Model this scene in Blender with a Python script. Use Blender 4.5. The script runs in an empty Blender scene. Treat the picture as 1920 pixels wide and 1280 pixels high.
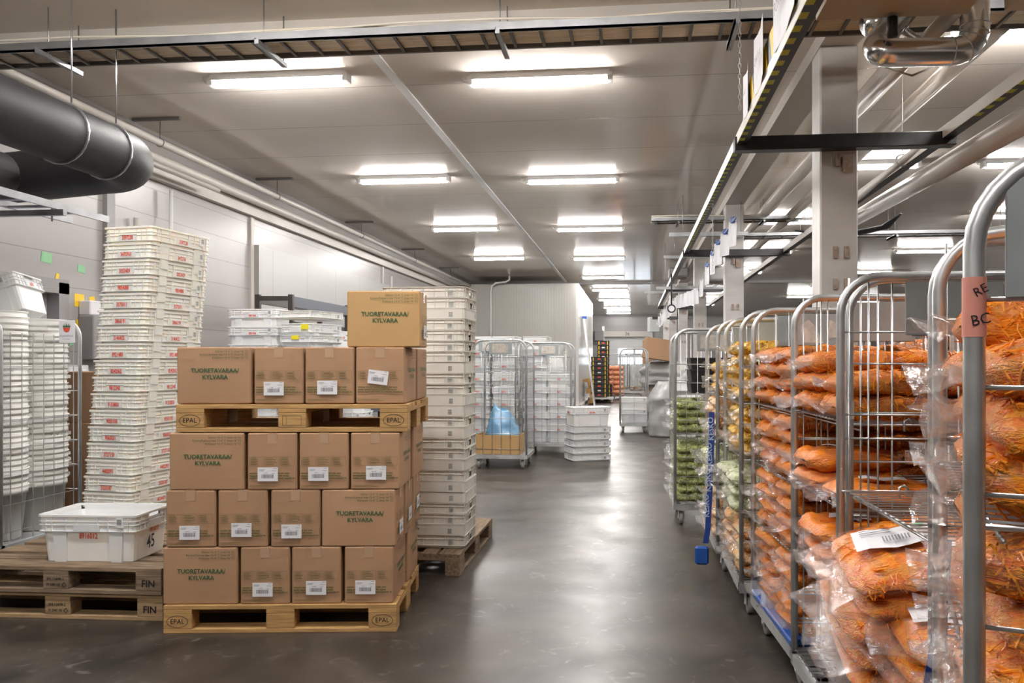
import bpy, math, random
from mathutils import Vector, Matrix, noise
R = random.Random(7)
PI = math.pi
SC = bpy.context.scene
COL = SC.collection
# ---------------------------------------------------------------- camera, world, exposure
EYE = 1.41
FP = 1480.0
CX, CY = 1035.0, 676.0
YAW = math.radians(5.8)
cd = bpy.data.cameras.new('camera')
cam = bpy.data.objects.new('camera', cd)
COL.objects.link(cam)
cam.location = (0, 0, EYE)
cam.rotation_euler = (PI / 2, 0, YAW)
cd.sensor_width = 36
cd.lens = FP / 1920 * 36
cd.shift_x = -(CX - 960) / 1920
cd.shift_y = (CY - 640) / 1920
cd.clip_start = 0.05
SC.camera = cam
SC.view_settings.view_transform = 'Standard'
SC.view_settings.look = 'None'
SC.view_settings.gamma = 1
SC.view_settings.exposure = 1.2
SC.view_settings.use_curve_mapping = False
SC.cycles.max_bounces = 10
SC.cycles.transparent_max_bounces = 24
SC.cycles.diffuse_bounces = 5
SC.cycles.glossy_bounces = 4
SC.cycles.caustics_reflective = False
SC.cycles.caustics_refractive = False
SC.cycles.sample_clamp_indirect = 6
SC.cycles.use_denoising = True
w = bpy.data.worlds.new('world')
SC.world = w
w.use_nodes = True
w.node_tree.nodes['Background'].inputs[0].default_value = (.95, .97, 1, 1)
w.node_tree.nodes['Background'].inputs[1].default_value = 0.95
LAMP = 62.0

def at(px, d):
    l = (px - CX) / FP * d
    s, c = math.sin(YAW), math.cos(YAW)
    return (-s * d + c * l, c * d + s * l)
def at3(px, py, d):
    x, y = at(px, d)
    return Vector((x, y, EYE + (CY - py) / FP * d))
ORD = ['topmost', 'second', 'third', 'fourth', 'fifth', 'sixth', 'seventh', 'eighth', 'ninth', 'tenth', 'eleventh', 'twelfth', 'thirteenth',
       'fourteenth', 'fifteenth', 'sixteenth', 'seventeenth', 'eighteenth', 'nineteenth', 'twentieth'] + ['twenty-' + s for s in ('first', 'second', 'third', 'fourth', 'fifth', 'sixth', 'seventh', 'eighth', 'ninth')] + ['thirtieth'] + ['thirty-' + s for s in ('first', 'second', 'third', 'fourth', 'fifth', 'sixth', 'seventh', 'eighth', 'ninth')]
def down(i):
    return 'topmost' if i == 0 else ORD[i] + ' from top'
NTH = ['first'] + ORD[1:]

# ---------------------------------------------------------------- mesh builder
I4 = Matrix.Identity(4)
class MB:
    def __init__(s):
        s.v, s.f, s.mi, s.sm, s.m, s.k = [], [], [], [], I4.copy(), 0
    def add(s, vs, fs, smooth=False, k=None):
        b = len(s.v)
        s.v += [tuple(s.m @ Vector(p)) for p in vs]
        for f in fs:
            s.f.append(tuple(b + i for i in f)); s.mi.append(s.k if k is None else k); s.sm.append(smooth)
        return s
    def box(s, x0, x1, y0, y1, z0, z1, k=None):
        vs = [(x, y, z) for z in (z0, z1) for y in (y0, y1) for x in (x0, x1)]
        return s.add(vs, [(0, 2, 3, 1), (4, 5, 7, 6), (0, 1, 5, 4), (2, 6, 7, 3), (0, 4, 6, 2), (1, 3, 7, 5)], k=k)
    def cb(s, c, d, k=None):
        return s.box(c[0] - d[0] / 2, c[0] + d[0] / 2, c[1] - d[1] / 2, c[1] + d[1] / 2, c[2] - d[2] / 2, c[2] + d[2] / 2, k)
    def bbox(s, x0, x1, y0, y1, z0, z1, b=.003, k=None):   # bevelled box
        lv = []
        for z, i in ((z0, b), (z0 + b, 0), (z1 - b, 0), (z1, b)):
            X0, X1, Y0, Y1 = x0 + i, x1 - i, y0 + i, y1 - i
            c = b if i == 0 else b * .5
            lv.append([(X0 + c, Y0, z), (X1 - c, Y0, z), (X1, Y0 + c, z), (X1, Y1 - c, z), (X1 - c, Y1, z), (X0 + c, Y1, z), (X0, Y1 - c, z), (X0, Y0 + c, z)])
        return s.loft(lv, True, True, k=k)
    def loft(s, loops, cap0=False, cap1=False, smooth=False, skip=None, k=None):
        n = len(loops[0]); vs = [p for l in loops for p in l]; fs = []
        for i in range(len(loops) - 1):
            for j in range(n):
                if skip and skip(i, j): continue
                a, b = i * n + j, i * n + (j + 1) % n
                fs.append((a, b, b + n, a + n))
        if cap0: fs.append(tuple(range(n - 1, -1, -1)))
        if cap1: fs.append(tuple((len(loops) - 1) * n + j for j in range(n)))
        return s.add(vs, fs, smooth, k)
    def tube(s, pts, r, n=6, closed=False, cap=True, k=None, flat=1.0):
        P = [Vector(p) for p in pts]; loops = []; N = len(P); nm = None
        rr = r if isinstance(r, (list, tuple)) else [r] * N
        for i in range(N):
            a = P[i - 1] if (i or closed) else P[i]; b = P[(i + 1) % N] if (i < N - 1 or closed) else P[i]
            t = (b - a).normalized()
            if nm is None:
                nm = Vector((0, 0, 1)).cross(t) if abs(t.z) < .9 else Vector((1, 0, 0)).cross(t)
                nm.normalize()
            nm = (nm - t * nm.dot(t))
            if nm.length < 1e-6: nm = Vector((1, 0, 0)).cross(t)
            nm.normalize(); bn = t.cross(nm)
            loops.append([tuple(P[i] + nm * math.cos(q) * rr[i] + bn * math.sin(q) * rr[i] * flat) for q in [2 * PI * (j + .5) / n for j in range(n)]])
        if closed: loops.append(loops[0])
        return s.loft(loops, cap and not closed, cap and not closed, n > 4, k=k)
    def rod(s, a, b, r, n=5, k=None): return s.tube([a, b], r, n, k=k)
    def lathe(s, prof, n=20, c=(0, 0, 0), k=None, smooth=True):
        loops = [[(c[0] + r * math.cos(2 * PI * j / n), c[1] + r * math.sin(2 * PI * j / n), c[2] + z) for j in range(n)] for r, z in prof]
        return s.loft(loops, True, False, smooth, k=k)
    def text(s, body, size, mx, k=None, align='CENTER', sx=1.0, bold=0.0):
        vs, fs = text_data(body, align, bold)
        old = s.m; s.m = old @ mx @ Matrix.Diagonal((size * sx, size, size, 1))
        s.add(vs, fs, k=k); s.m = old
        return s
    def build(s, name, mats, parent=None, label=None):
        me = bpy.data.meshes.new(name)
        me.from_pydata(s.v, [], s.f)
        for m in (mats if isinstance(mats, (list, tuple)) else [mats]): me.materials.append(m)
        me.polygons.foreach_set('material_index', s.mi)
        me.polygons.foreach_set('use_smooth', s.sm)
        me.update()
        o = bpy.data.objects.new(name, me); COL.objects.link(o)
        if parent: o.parent = parent
        if label: o['label'] = label
        return o
_tc = {}
def text_data(body, align, bold):
    key = (body, align, bold)
    if key not in _tc:
        c = bpy.data.curves.new('lettering', 'FONT'); c.body = body; c.size = 1; c.align_x = align; c.align_y = 'CENTER'; c.offset = bold; c.resolution_u = 2
        o = bpy.data.objects.new('lettering', c); COL.objects.link(o)
        dg = bpy.context.evaluated_depsgraph_get(); dg.update()
        me = bpy.data.meshes.new_from_object(o.evaluated_get(dg))
        _tc[key] = ([tuple(v.co) for v in me.vertices], [tuple(p.vertices) for p in me.polygons])
        bpy.data.objects.remove(o); bpy.data.curves.remove(c); bpy.data.meshes.remove(me)
    return _tc[key]
def face(side, x=0, y=0, z=0):   # writing plane facing -Y, +X, +Y, -X
    a = {'-y': 0, '+x': PI / 2, '+y': PI, '-x': -PI / 2}[side]
    return Matrix.Translation((x, y, z)) @ Matrix.Rotation(a, 4, 'Z') @ Matrix.Rotation(PI / 2, 4, 'X')
def rot(a, ax='Z'): return Matrix.Rotation(a, 4, ax)
def tr(x, y, z): return Matrix.Translation((x, y, z))

def tag(o, label, cat, group=None):
    o['label'] = label; o['category'] = cat
    if group: o['group'] = group
    return o
def thing(name, label, cat, loc=(0, 0, 0), rz=0, group=None):
    o = bpy.data.objects.new(name, None); COL.objects.link(o); o.empty_display_size = .1
    o.location = loc; o.rotation_euler = (0, 0, rz)
    return tag(o, label, cat, group)
def single(name, mb, m, label, cat, loc=(0, 0, 0), rz=0, group=None):
    o = mb.build(name, m); o.location = loc; o.rotation_euler = (0, 0, rz)
    return tag(o, label, cat, group)
def struct(name, mb, m, parent=None):
    o = mb.build(name, m, parent)
    if not parent: o['kind'] = 'structure'
    return o
def dup(root, loc, rz=0, label=None, group=None, keep=None, e=None):
    def cp(o, par):
        c = o.copy(); COL.objects.link(c)
        if par: c.parent = par
        for ch in o.children:
            if keep is None or keep(ch): cp(ch, c)
        return c
    r = cp(root, None); r.location = loc; r.rotation_euler = e if e else (0, 0, rz)
    if label: r['label'] = label
    if group: r['group'] = group
    return r
def kill(root):
    for c in list(root.children): kill(c)
    bpy.data.objects.remove(root)

# ---------------------------------------------------------------- materials
def mat(name, col, rough=.5, metal=0, var=.0, vs=6., bump=0., bs=60., spec=.5, emit=None, es=0, alpha=1, col2=None, stretch=(1, 1, 1), trans=0, rvar=0, det=4, thr=None, sss=0, per=0):
    m = bpy.data.materials.new(name); m.use_nodes = True
    nt = m.node_tree; N = nt.nodes; L = nt.links; b = N['Principled BSDF']
    b.inputs['Base Color'].default_value = (*col, 1); b.inputs['Roughness'].default_value = rough; b.inputs['Metallic'].default_value = metal
    b.inputs['Specular IOR Level'].default_value = spec
    if emit: b.inputs['Emission Color'].default_value = (*emit, 1); b.inputs['Emission Strength'].default_value = es
    if trans: b.inputs['Transmission Weight'].default_value = trans
    if sss:
        b.inputs['Subsurface Weight'].default_value = sss; b.inputs['Subsurface Radius'].default_value = (.03, .02, .012); b.inputs['Subsurface Scale'].default_value = 1
    tc = N.new('ShaderNodeTexCoord'); mp = N.new('ShaderNodeMapping'); mp.inputs['Scale'].default_value = stretch
    L.new(tc.outputs['Object'], mp.inputs[0])
    src = mp.outputs[0]
    if per:
        oi = N.new('ShaderNodeObjectInfo'); va = N.new('ShaderNodeVectorMath'); va.operation = 'ADD'; sc = N.new('ShaderNodeVectorMath'); sc.operation = 'SCALE'
        cb = N.new('ShaderNodeCombineXYZ'); L.new(oi.outputs['Random'], cb.inputs[0]); L.new(oi.outputs['Random'], cb.inputs[1]); L.new(cb.outputs[0], sc.inputs[0]); sc.inputs['Scale'].default_value = 17
        L.new(src, va.inputs[0]); L.new(sc.outputs[0], va.inputs[1]); src = va.outputs[0]
    if var or col2 or rvar:
        n = N.new('ShaderNodeTexNoise'); n.inputs['Scale'].default_value = vs; n.inputs['Detail'].default_value = det
        L.new(src, n.inputs['Vector'])
        r = N.new('ShaderNodeValToRGB'); t = thr or (.3, .7)
        r.color_ramp.elements[0].position = t[0]; r.color_ramp.elements[1].position = t[1]
        c2 = col2 or tuple(max(0, c * (1 - var)) for c in col)
        r.color_ramp.elements[0].color = (*c2, 1); r.color_ramp.elements[1].color = (*col, 1)
        L.new(n.outputs[0], r.inputs[0]); last = r.outputs[0]
        if per:
            hs = N.new('ShaderNodeHueSaturation'); mm = N.new('ShaderNodeMath'); mm.operation = 'MULTIPLY_ADD'
            L.new(oi.outputs['Random'], mm.inputs[0]); mm.inputs[1].default_value = per; mm.inputs[2].default_value = 1 - per / 2
            L.new(mm.outputs[0], hs.inputs['Value']); L.new(last, hs.inputs['Color']); last = hs.outputs[0]
        L.new(last, b.inputs['Base Color'])
        if rvar:
            mr = N.new('ShaderNodeMapRange'); mr.inputs[1].default_value = .3; mr.inputs[2].default_value = .7; mr.inputs[3].default_value = rough; mr.inputs[4].default_value = rough + rvar
            L.new(n.outputs[0], mr.inputs[0]); L.new(mr.outputs[0], b.inputs['Roughness'])
    if bump:
        n2 = N.new('ShaderNodeTexNoise'); n2.inputs['Scale'].default_value = bs; n2.inputs['Detail'].default_value = 3
        L.new(src, n2.inputs['Vector']); bp = N.new('ShaderNodeBump'); bp.inputs['Strength'].default_value = bump; bp.inputs['Distance'].default_value = .01
        L.new(n2.outputs[0], bp.inputs['Height']); L.new(bp.outputs[0], b.inputs['Normal'])
    return m
def panel_mat(name, col, axis, pitch, fine, rough, bstr=.25, bow=0, spec=.5, jt=.012, jc=.6):
    m = bpy.data.materials.new(name); m.use_nodes = True
    nt = m.node_tree; N = nt.nodes; L = nt.links; b = N['Principled BSDF']
    b.inputs['Roughness'].default_value = rough; b.inputs['Specular IOR Level'].default_value = spec
    tc = N.new('ShaderNodeTexCoord'); sp = N.new('ShaderNodeSeparateXYZ'); L.new(tc.outputs['Object'], sp.inputs[0])
    def M(op, a, v=None, v2=None):
        n = N.new('ShaderNodeMath'); n.operation = op; L.new(a, n.inputs[0])
        if v is not None:
            if isinstance(v, float): n.inputs[1].default_value = v
            else: L.new(v, n.inputs[1])
        return n.outputs[0]
    c = sp.outputs[axis]
    joint = M('LESS_THAN', M('FRACT', M('DIVIDE', c, pitch)), jt / pitch)
    rib = M('SINE', M('MULTIPLY', c, 2 * PI / fine))
    n = N.new('ShaderNodeTexNoise'); n.inputs['Scale'].default_value = .8; L.new(tc.outputs['Object'], n.inputs['Vector'])
    mx = N.new('ShaderNodeMix'); mx.data_type = 'RGBA'; mx.inputs[6].default_value = (*[x * .93 for x in col], 1); mx.inputs[7].default_value = (*col, 1); L.new(n.outputs[0], mx.inputs[0])
    m2 = N.new('ShaderNodeMix'); m2.data_type = 'RGBA'; m2.inputs[7].default_value = (*[x * jc for x in col], 1); L.new(mx.outputs[2], m2.inputs[6]); L.new(joint, m2.inputs[0])
    L.new(m2.outputs[2], b.inputs['Base Color'])
    h = M('SUBTRACT', rib, M('MULTIPLY', joint, 3.0))
    bp = N.new('ShaderNodeBump'); bp.inputs['Strength'].default_value = bstr; bp.inputs['Distance'].default_value = .0012; L.new(h, bp.inputs['Height'])
    L.new(bp.outputs[0], b.inputs['Normal'])
    return m
def film(name, tint, fac=.22, white=.12, bs=14, wc=(.93, .93, .93)):
    m = bpy.data.materials.new(name); m.use_nodes = True
    nt = m.node_tree; N = nt.nodes; L = nt.links
    for x in list(N): N.remove(x)
    out = N.new('ShaderNodeOutputMaterial'); t = N.new('ShaderNodeBsdfTransparent'); t.inputs[0].default_value = (*tint, 1)
    g = N.new('ShaderNodeBsdfGlossy'); g.inputs['Roughness'].default_value = .12; g.inputs[0].default_value = (1, 1, 1, 1)
    d = N.new('ShaderNodeBsdfDiffuse'); d.inputs[0].default_value = (*wc, 1)
    tc = N.new('ShaderNodeTexCoord'); n = N.new('ShaderNodeTexNoise'); n.inputs['Scale'].default_value = bs; n.inputs['Detail'].default_value = 5; n.inputs['Distortion'].default_value = 1.2
    L.new(tc.outputs['Object'], n.inputs['Vector'])
    bp = N.new('ShaderNodeBump'); bp.inputs['Strength'].default_value = .8; bp.inputs['Distance'].default_value = .02; L.new(n.outputs[0], bp.inputs['Height'])
    L.new(bp.outputs[0], g.inputs['Normal'])
    fr = N.new('ShaderNodeLayerWeight'); fr.inputs['Blend'].default_value = .35; L.new(bp.outputs[0], fr.inputs['Normal'])
    mr = N.new('ShaderNodeMapRange'); mr.inputs[3].default_value = fac * .35; mr.inputs[4].default_value = min(1, fac * 4); L.new(fr.outputs['Fresnel'], mr.inputs[0])
    m1 = N.new('ShaderNodeMixShader'); m1.inputs[0].default_value = white; L.new(t.outputs[0], m1.inputs[1]); L.new(d.outputs[0], m1.inputs[2])
    m2 = N.new('ShaderNodeMixShader'); L.new(mr.outputs[0], m2.inputs[0]); L.new(m1.outputs[0], m2.inputs[1]); L.new(g.outputs[0], m2.inputs[2])
    L.new(m2.outputs[0], out.inputs[0])
    return m
M_ = {}
M_['card'] = mat('cardboard', (.46, .275, .155), .75, var=.10, vs=3, bump=.12, bs=300, stretch=(1, 1, .15), per=.12)
M_['card2'] = mat('cardboard_yellow', (.56, .35, .15), .7, var=.08, vs=3, bump=.1, bs=200)
M_['ink'] = mat('green_ink', (.035, .11, .045), .7)
M_['ink2'] = mat('olive_ink', (.16, .14, .05), .8)
M_['tape'] = mat('clear_tape', (.50, .33, .21), .3, spec=.6)
M_['paper'] = mat('white_paper', (.83, .83, .86), .7, var=.04)
M_['black'] = mat('black_ink', (.015, .015, .018), .6)
M_['grey_ink'] = mat('grey_print', (.25, .25, .27), .7)
M_['red'] = mat('red_ink', (.75, .10, .06), .6)
M_['wood'] = mat('pallet_pine', (.60, .37, .14), .75, col2=(.40, .23, .09), vs=5, stretch=(1.2, 14, 14), bump=.3, bs=50, per=.22)
M_['wood_old'] = mat('weathered_wood', (.36, .26, .17), .85, col2=(.16, .11, .07), vs=5, stretch=(1.5, 12, 12), bump=.5, bs=40, per=.2)
M_['wood_mid'] = mat('worn_pallet_wood', (.50, .34, .18), .8, col2=(.27, .18, .10), vs=4, stretch=(1.5, 12, 12), bump=.4, bs=40, per=.25)
M_['crate'] = mat('ivory_plastic', (.93, .905, .83), .42, var=.03, sss=.35)
M_['crate_w'] = mat('white_plastic', (.88, .89, .89), .4, var=.04, sss=.2)
M_['crate_g'] = mat('pale_plastic', (.78, .765, .71), .5, var=.12, vs=9, per=.06)
M_['bucket'] = mat('bucket_plastic', (.86, .86, .83), .35, var=.02)
M_['steel'] = mat('galvanised_steel', (.68, .70, .71), .33, .8, var=.25, vs=9, rvar=.2)
M_['wire'] = mat('zinc_wire', (.62, .63, .64), .3, .9, var=.15)
M_['plate'] = mat('grey_plate', (.42, .45, .45), .45, .3, col2=(.30, .33, .33), vs=5)
M_['blue'] = mat('blue_plastic', (.02, .10, .42), .45)
M_['wheel'] = mat('grey_wheel_rubber', (.38, .37, .34), .6, var=.3)
M_['dark'] = mat('black_paint', (.022, .02, .022), .32, .2, var=.5, vs=14)
M_['rail'] = mat('black_steel_rail', (.035, .033, .036), .45, .3, var=.3)
M_['lime'] = mat('lime_tape', (.52, .55, .04), .55, var=.2)
M_['yellow'] = mat('yellow_tape', (.85, .56, .02), .5)
M_['yel'] = mat('yellow_label', (.92, .80, .02), .6)
M_['green'] = mat('green_tape', (.30, .62, .36), .7)
M_['pipe'] = mat('painted_pipe', (.60, .56, .51), .35, .1)
M_['alu'] = mat('bright_sheet_metal', (.80, .79, .77), .22, 1, var=.08, bump=.02, bs=8)
M_['duct'] = mat('black_insulation', (.028, .027, .03), .55, var=.25, vs=3, bump=.15, bs=12)
M_['tray'] = mat('cable_tray_steel', (.46, .47, .48), .45, .8, var=.25)
M_['traydk'] = mat('cable_tray_rung', (.20, .19, .18), .5, .6)
M_['cable'] = mat('beige_cable', (1.0, .97, .88), .6, col2=(.84, .75, .60), vs=3, stretch=(.4, 40, 40))
M_['cablew'] = mat('white_cable', (.72, .69, .63), .6)
M_['post'] = mat('pillar_paint', (.60, .58, .56), .45, col2=(.50, .48, .46), vs=2, stretch=(1, 1, 3))
M_['beam'] = mat('beam_paint', (.70, .66, .61), .45, var=.05, vs=1)
M_['trunk'] = mat('trunking_paint', (.62, .55, .44), .5, var=.05, vs=1)
M_['lampbody'] = mat('lamp_body', (.75, .75, .74), .4)
M_['tube'] = mat('lamp_diffuser', (1, 1, 1), .4, emit=(1.0, .965, .93), es=LAMP)
M_['shelf_dk'] = mat('dark_shelving', (.085, .075, .07), .5, .4, var=.2)
M_['shelf_bl'] = mat('blue_grey_beam', (.09, .10, .125), .5, .3)
M_['pl_blk'] = mat('black_plastic', (.025, .025, .027), .45)
M_['rust'] = mat('rusty_bracket', (.42, .38, .35), .6, .3, col2=(.32, .18, .10), vs=30)
M_['strap'] = mat('blue_strap', (.02, .06, .30), .6, bump=.2, bs=200)
M_['strapw'] = mat('strap_print', (.45, .55, .75), .6)
M_['pink'] = mat('salmon_tape', (.80, .33, .26), .6, var=.15)
M_['sticker'] = mat('worn_sticker', (.70, .64, .55), .7, col2=(.45, .43, .40), vs=25)
M_['orange'] = mat('carrot_shreds', (1.0, .37, .022), .30, col2=(1.0, .23, .006), vs=30, det=8, bump=1.0, bs=110, stretch=(.8, 1.6, 3.2), thr=(.38, .58), spec=.5, per=.12, sss=0)
M_['orange2'] = mat('carrot_shred_light', (1.0, .42, .03), .3, col2=(1.0, .30, .012), vs=30, per=.1)
M_['veg2'] = mat('green_shred_light', (.82, .84, .48), .45, col2=(.55, .62, .2), vs=30)
M_['stick'] = mat('carrot_sticks', (1.0, .33, .02), .35, col2=(.85, .20, .01), vs=18, bump=.9, bs=45, stretch=(.4, 3, 3), per=.1)
M_['pale_o'] = mat('mixed_vegetable_shreds', (.93, .42, .12), .45, col2=(.80, .60, .35), vs=22, det=8, bump=1, bs=90, thr=(.42, .6), per=.15)
M_['veg'] = mat('green_shreds', (.66, .70, .27), .5, col2=(.27, .36, .08), vs=55, det=8, bump=1, bs=100, thr=(.38, .56), per=.2)
M_['vegw'] = mat('cabbage_shreds', (.80, .82, .62), .5, col2=(.52, .58, .32), vs=40, det=8, bump=1, bs=90, per=.15)
M_['gold'] = mat('yellow_slices', (1.0, .66, .06), .4, col2=(.80, .42, .03), vs=30, det=7, bump=1, bs=70, per=.15)
M_['film'] = film('bag_film', (1, .99, .98), .055, .03)
M_['flap'] = film('bag_seal_film', (1, 1, 1), .06, .05)
M_['filmg'] = film('bag_film_green', (.99, .99, .97), .08, .06)
M_['wrap'] = film('stretch_wrap', (.97, .98, .99), .12, .50, 7)
M_['bluebag'] = film('blue_film', (.45, .72, .95), .22, .62, 9, wc=(.24, .55, .87))
M_['net'] = mat('orange_net', (.90, .25, .06), .6, col2=(.80, .45, .30), vs=14, bump=.4, bs=60)
M_['doorm'] = mat('door_grey', (.52, .53, .55), .45)
M_['frame_g'] = mat('frame_grey', (.30, .29, .29), .5)
M_['glass_sky'] = mat('daylit_pane', (.8, .85, .9), .2, emit=(.80, .90, 1.0), es=1.3)
M_['glass_dim'] = mat('lit_pane', (.6, .62, .85), .2, emit=(.70, .74, 1.0), es=.32)
# ---------------------------------------------------------------- room shell
CZ = 3.92
WX, EX, Y0, Y1 = -5.2, 12.5, -4.5, 43.5
M_['ceil'] = panel_mat('ceiling_panels', (.84, .77, .70), 'Y', 1.17, .10, .11, .13, spec=.22, jt=.011, jc=.5)
M_['wall'] = panel_mat('wall_panels', (.38, .363, .35), 'Z', .298, .30, .32, .2, jt=.008)
M_['wallv'] = panel_mat('cold_room_panels', (.62, .61, .57), 'X', 1.15, .08, .35, .25, jt=.012, jc=.8)
M_['wally'] = panel_mat('cold_room_side_panels', (.80, .79, .76), 'Y', 1.15, .08, .18, .15, jt=.012, jc=.8)
def floor_mat():
    m = bpy.data.materials.new('sealed_concrete'); m.use_nodes = True
    nt = m.node_tree; N = nt.nodes; L = nt.links; b = N['Principled BSDF']
    tc = N.new('ShaderNodeTexCoord')
    def noi(s, det=6, dis=0, st=(1, 1, 1)):
        mp = N.new('ShaderNodeMapping'); mp.inputs['Scale'].default_value = st; L.new(tc.outputs['Object'], mp.inputs[0])
        n = N.new('ShaderNodeTexNoise'); n.inputs['Scale'].default_value = s; n.inputs['Detail'].default_value = det; n.inputs['Distortion'].default_value = dis; L.new(mp.outputs[0], n.inputs['Vector']); return n.outputs[0]
    r = N.new('ShaderNodeValToRGB'); e = r.color_ramp.elements
    e[0].position = .32; e[0].color = (.022, .018, .0145, 1); e[1].position = .66; e[1].color = (.085, .071, .058, 1)
    L.new(noi(1.3, 12, 1.2, (1, .8, 1)), r.inputs[0])
    r2 = N.new('ShaderNodeValToRGB'); e = r2.color_ramp.elements; e[0].position = .60; e[0].color = (0, 0, 0, 1); e[1].position = .80; e[1].color = (1, 1, 1, 1)
    L.new(noi(9, 8, 1.5), r2.inputs[0])
    mx = N.new('ShaderNodeMix'); mx.data_type = 'RGBA'; mx.inputs[7].default_value = (.25, .235, .215, 1); L.new(r.outputs[0], mx.inputs[6]); 
    mm = N.new('ShaderNodeMath'); mm.operation = 'MULTIPLY'; mm.inputs[1].default_value = .55; L.new(r2.outputs[0], mm.inputs[0]); L.new(mm.outputs[0], mx.inputs[0])
    L.new(mx.outputs[2], b.inputs['Base Color'])
    mr = N.new('ShaderNodeMapRange'); mr.inputs[1].default_value = .3; mr.inputs[2].default_value = .7; mr.inputs[3].default_value = .30; mr.inputs[4].default_value = .42; L.new(noi(2.5, 8, .3), mr.inputs[0]); L.new(mr.outputs[0], b.inputs['Roughness'])
    b.inputs['Specular IOR Level'].default_value = .38
    bp = N.new('ShaderNodeBump'); bp.inputs['Strength'].default_value = .05; bp.inputs['Distance'].default_value = .01; L.new(noi(5, 6, .4), bp.inputs['Height']); L.new(bp.outputs[0], b.inputs['Normal'])
    return m
M_['floor'] = floor_mat()
struct('floor', MB().box(WX - .2, EX, Y0, Y1 + .2, -.1, 0), M_['floor'])
struct('ceiling', MB().box(WX - .2, EX, Y0, Y1 + .2, CZ, CZ + .15), M_['ceil'])
# left wall, with a doorway; a second thinner upper skin further on
DY0, DY1, DZ = 5.72, 6.77, 2.12
struct('wall_left', MB().box(WX - .2, WX, Y0, DY0, 0, CZ).box(WX - .2, WX, DY1, Y1 + .2, 0, CZ).box(WX - .2, WX, DY0, DY1, DZ, CZ), M_['wall'])
struct('wall_right', MB().box(EX, EX + .15, Y0, Y1, 0, CZ), M_['wall'])
struct('wall_back', MB().box(WX - .2, EX, Y0 - .15, Y0, 0, CZ), M_['wall'])
# far wall with loading door
gx0, gy = at(1133, 43)[0], Y1
gx1 = at(1219, 43)[0]
struct('wall_front', MB().box(WX - .2, gx0, gy, gy + .2, 0, CZ).box(gx1, EX, gy, gy + .2, 0, CZ).box(gx0, gx1, gy, gy + .2, 3.0, CZ), M_['wall'])
d1 = struct('door_1', MB().box(gx0 - .15, gx1 + .15, gy + .06, gy + .12, 0, 3.15), panel_mat('shutter_panels', (.80, .80, .79), 'Z', .5, .25, .4, .2))
struct('door_header', MB().box(gx0 - .1, gx1 + .1, gy - .25, gy, 2.72, 3.02), M_['beam'], d1)
struct('door_number', MB().text('26', .26, face('-y', (gx0 + gx1) / 2, gy - .254, 2.87)), M_['black'], d1)
for zz in (1.22, 1.72):
    for k in range(2):
        x0 = gx0 + .75 + k * .95
        struct('window_pane', MB().bbox(x0, x0 + .82, gy + .045, gy + .065, zz, zz + .36), M_['glass_sky'], d1)
struct('door_rail', MB().box(gx0 - .14, gx0, gy - .12, gy, 0, 3.3), M_['steel'], d1)
struct('door_rail', MB().box(gx1, gx1 + .14, gy - .12, gy, 0, 3.3), M_['steel'], d1)
# doorway in the left wall
d2 = struct('door_2', MB().box(WX - .14, WX - .09, DY0 + .1, DY1 - .1, 0, DZ - .1), M_['doorm'])
struct('door_frame', MB().box(WX - .2, WX + .03, DY0 - .02, DY0 + .1, 0, DZ).box(WX - .2, WX + .03, DY1 - .1, DY1 + .03, 0, DZ).box(WX - .2, WX + .03, DY0 - .02, DY1 + .03, DZ - .1, DZ + .03), M_['frame_g'], d2)
b = MB(); x = WX - .085
b.add([(x, DY0 + .18, .3), (x, DY1 - .28, .3), (x, DY1 - .28, 1.62), (x, DY1 - .45, 1.86), (x, DY0 + .18, 1.86), (x - .02, DY0 + .18, .3), (x - .02, DY1 - .28, .3), (x - .02, DY1 - .28, 1.62), (x - .02, DY1 - .45, 1.86), (x - .02, DY0 + .18, 1.86)],
      [(0, 1, 2, 3, 4), (5, 9, 8, 7, 6)] + [(i, (i + 1) % 5, 5 + (i + 1) % 5, 5 + i) for i in range(5)])
struct('window_pane', b, M_['glass_dim'], d2)
struct('pane_gasket', MB().tube([(x + .008, DY0 + .18, .3), (x + .008, DY1 - .28, .3), (x + .008, DY1 - .28, 1.62), (x + .008, DY1 - .45, 1.86), (x + .008, DY0 + .18, 1.86)], .012, 4, closed=True), M_['black'], d2)
# trims on the left wall and ceiling
t_n = [0]
def trim(mb, m):
    t_n[0] += 1
    return struct('trim_%d' % t_n[0], mb, m)
trim(MB().box(WX, WX + .05, 7.3, 7.42, 0, CZ - .3), M_['frame_g'])                     # corner post between wall sections
trim(MB().box(WX, WX + .03, 10.3, 10.38, 0, CZ - .3), M_['beam'])
trim(MB().box(WX, WX + .03, 16.0, 16.08, 0, CZ - .3), M_['beam'])
trim(MB().box(WX + .002, WX + .10, 10.38, 23.8, 2.0, 3.0), panel_mat('vertical_panels', (.40, .395, .385), 'Y', 1.2, .4, .35, .1, jt=.012))
trim(MB().box(WX, WX + .08, Y0, 24.8, 3.38, 3.52), M_['beam'])                          # boxed ledge below the ceiling
trim(MB().tube([(WX + .16, Y0, 3.56), (WX + .16, 24.8, 3.56)], .055, 12), M_['beam'])
trim(MB().box(-2.14, -2.06, 5.9, 25, CZ - .014, CZ), M_['crate_w'])                    # bright joint strip
trim(MB().box(WX, 1.42, 5.60, 5.80, CZ - .13, CZ), M_['beam'])                          # cross beam over the tray
trim(MB().box(WX, 1.42, 5.95, 6.10, CZ - .035, CZ), M_['beam'])
trim(MB().box(WX, 8, 25.3, 25.45, CZ - .07, CZ), M_['frame_g'])
trim(MB().box(1.42, 1.70, Y0, Y1, 3.80, CZ), M_['beam'])                               # beam over the pillars
trim(MB().box(1.08, 1.92, 3.4, 4.80, 3.42, 3.56), M_['trunk'])
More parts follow.
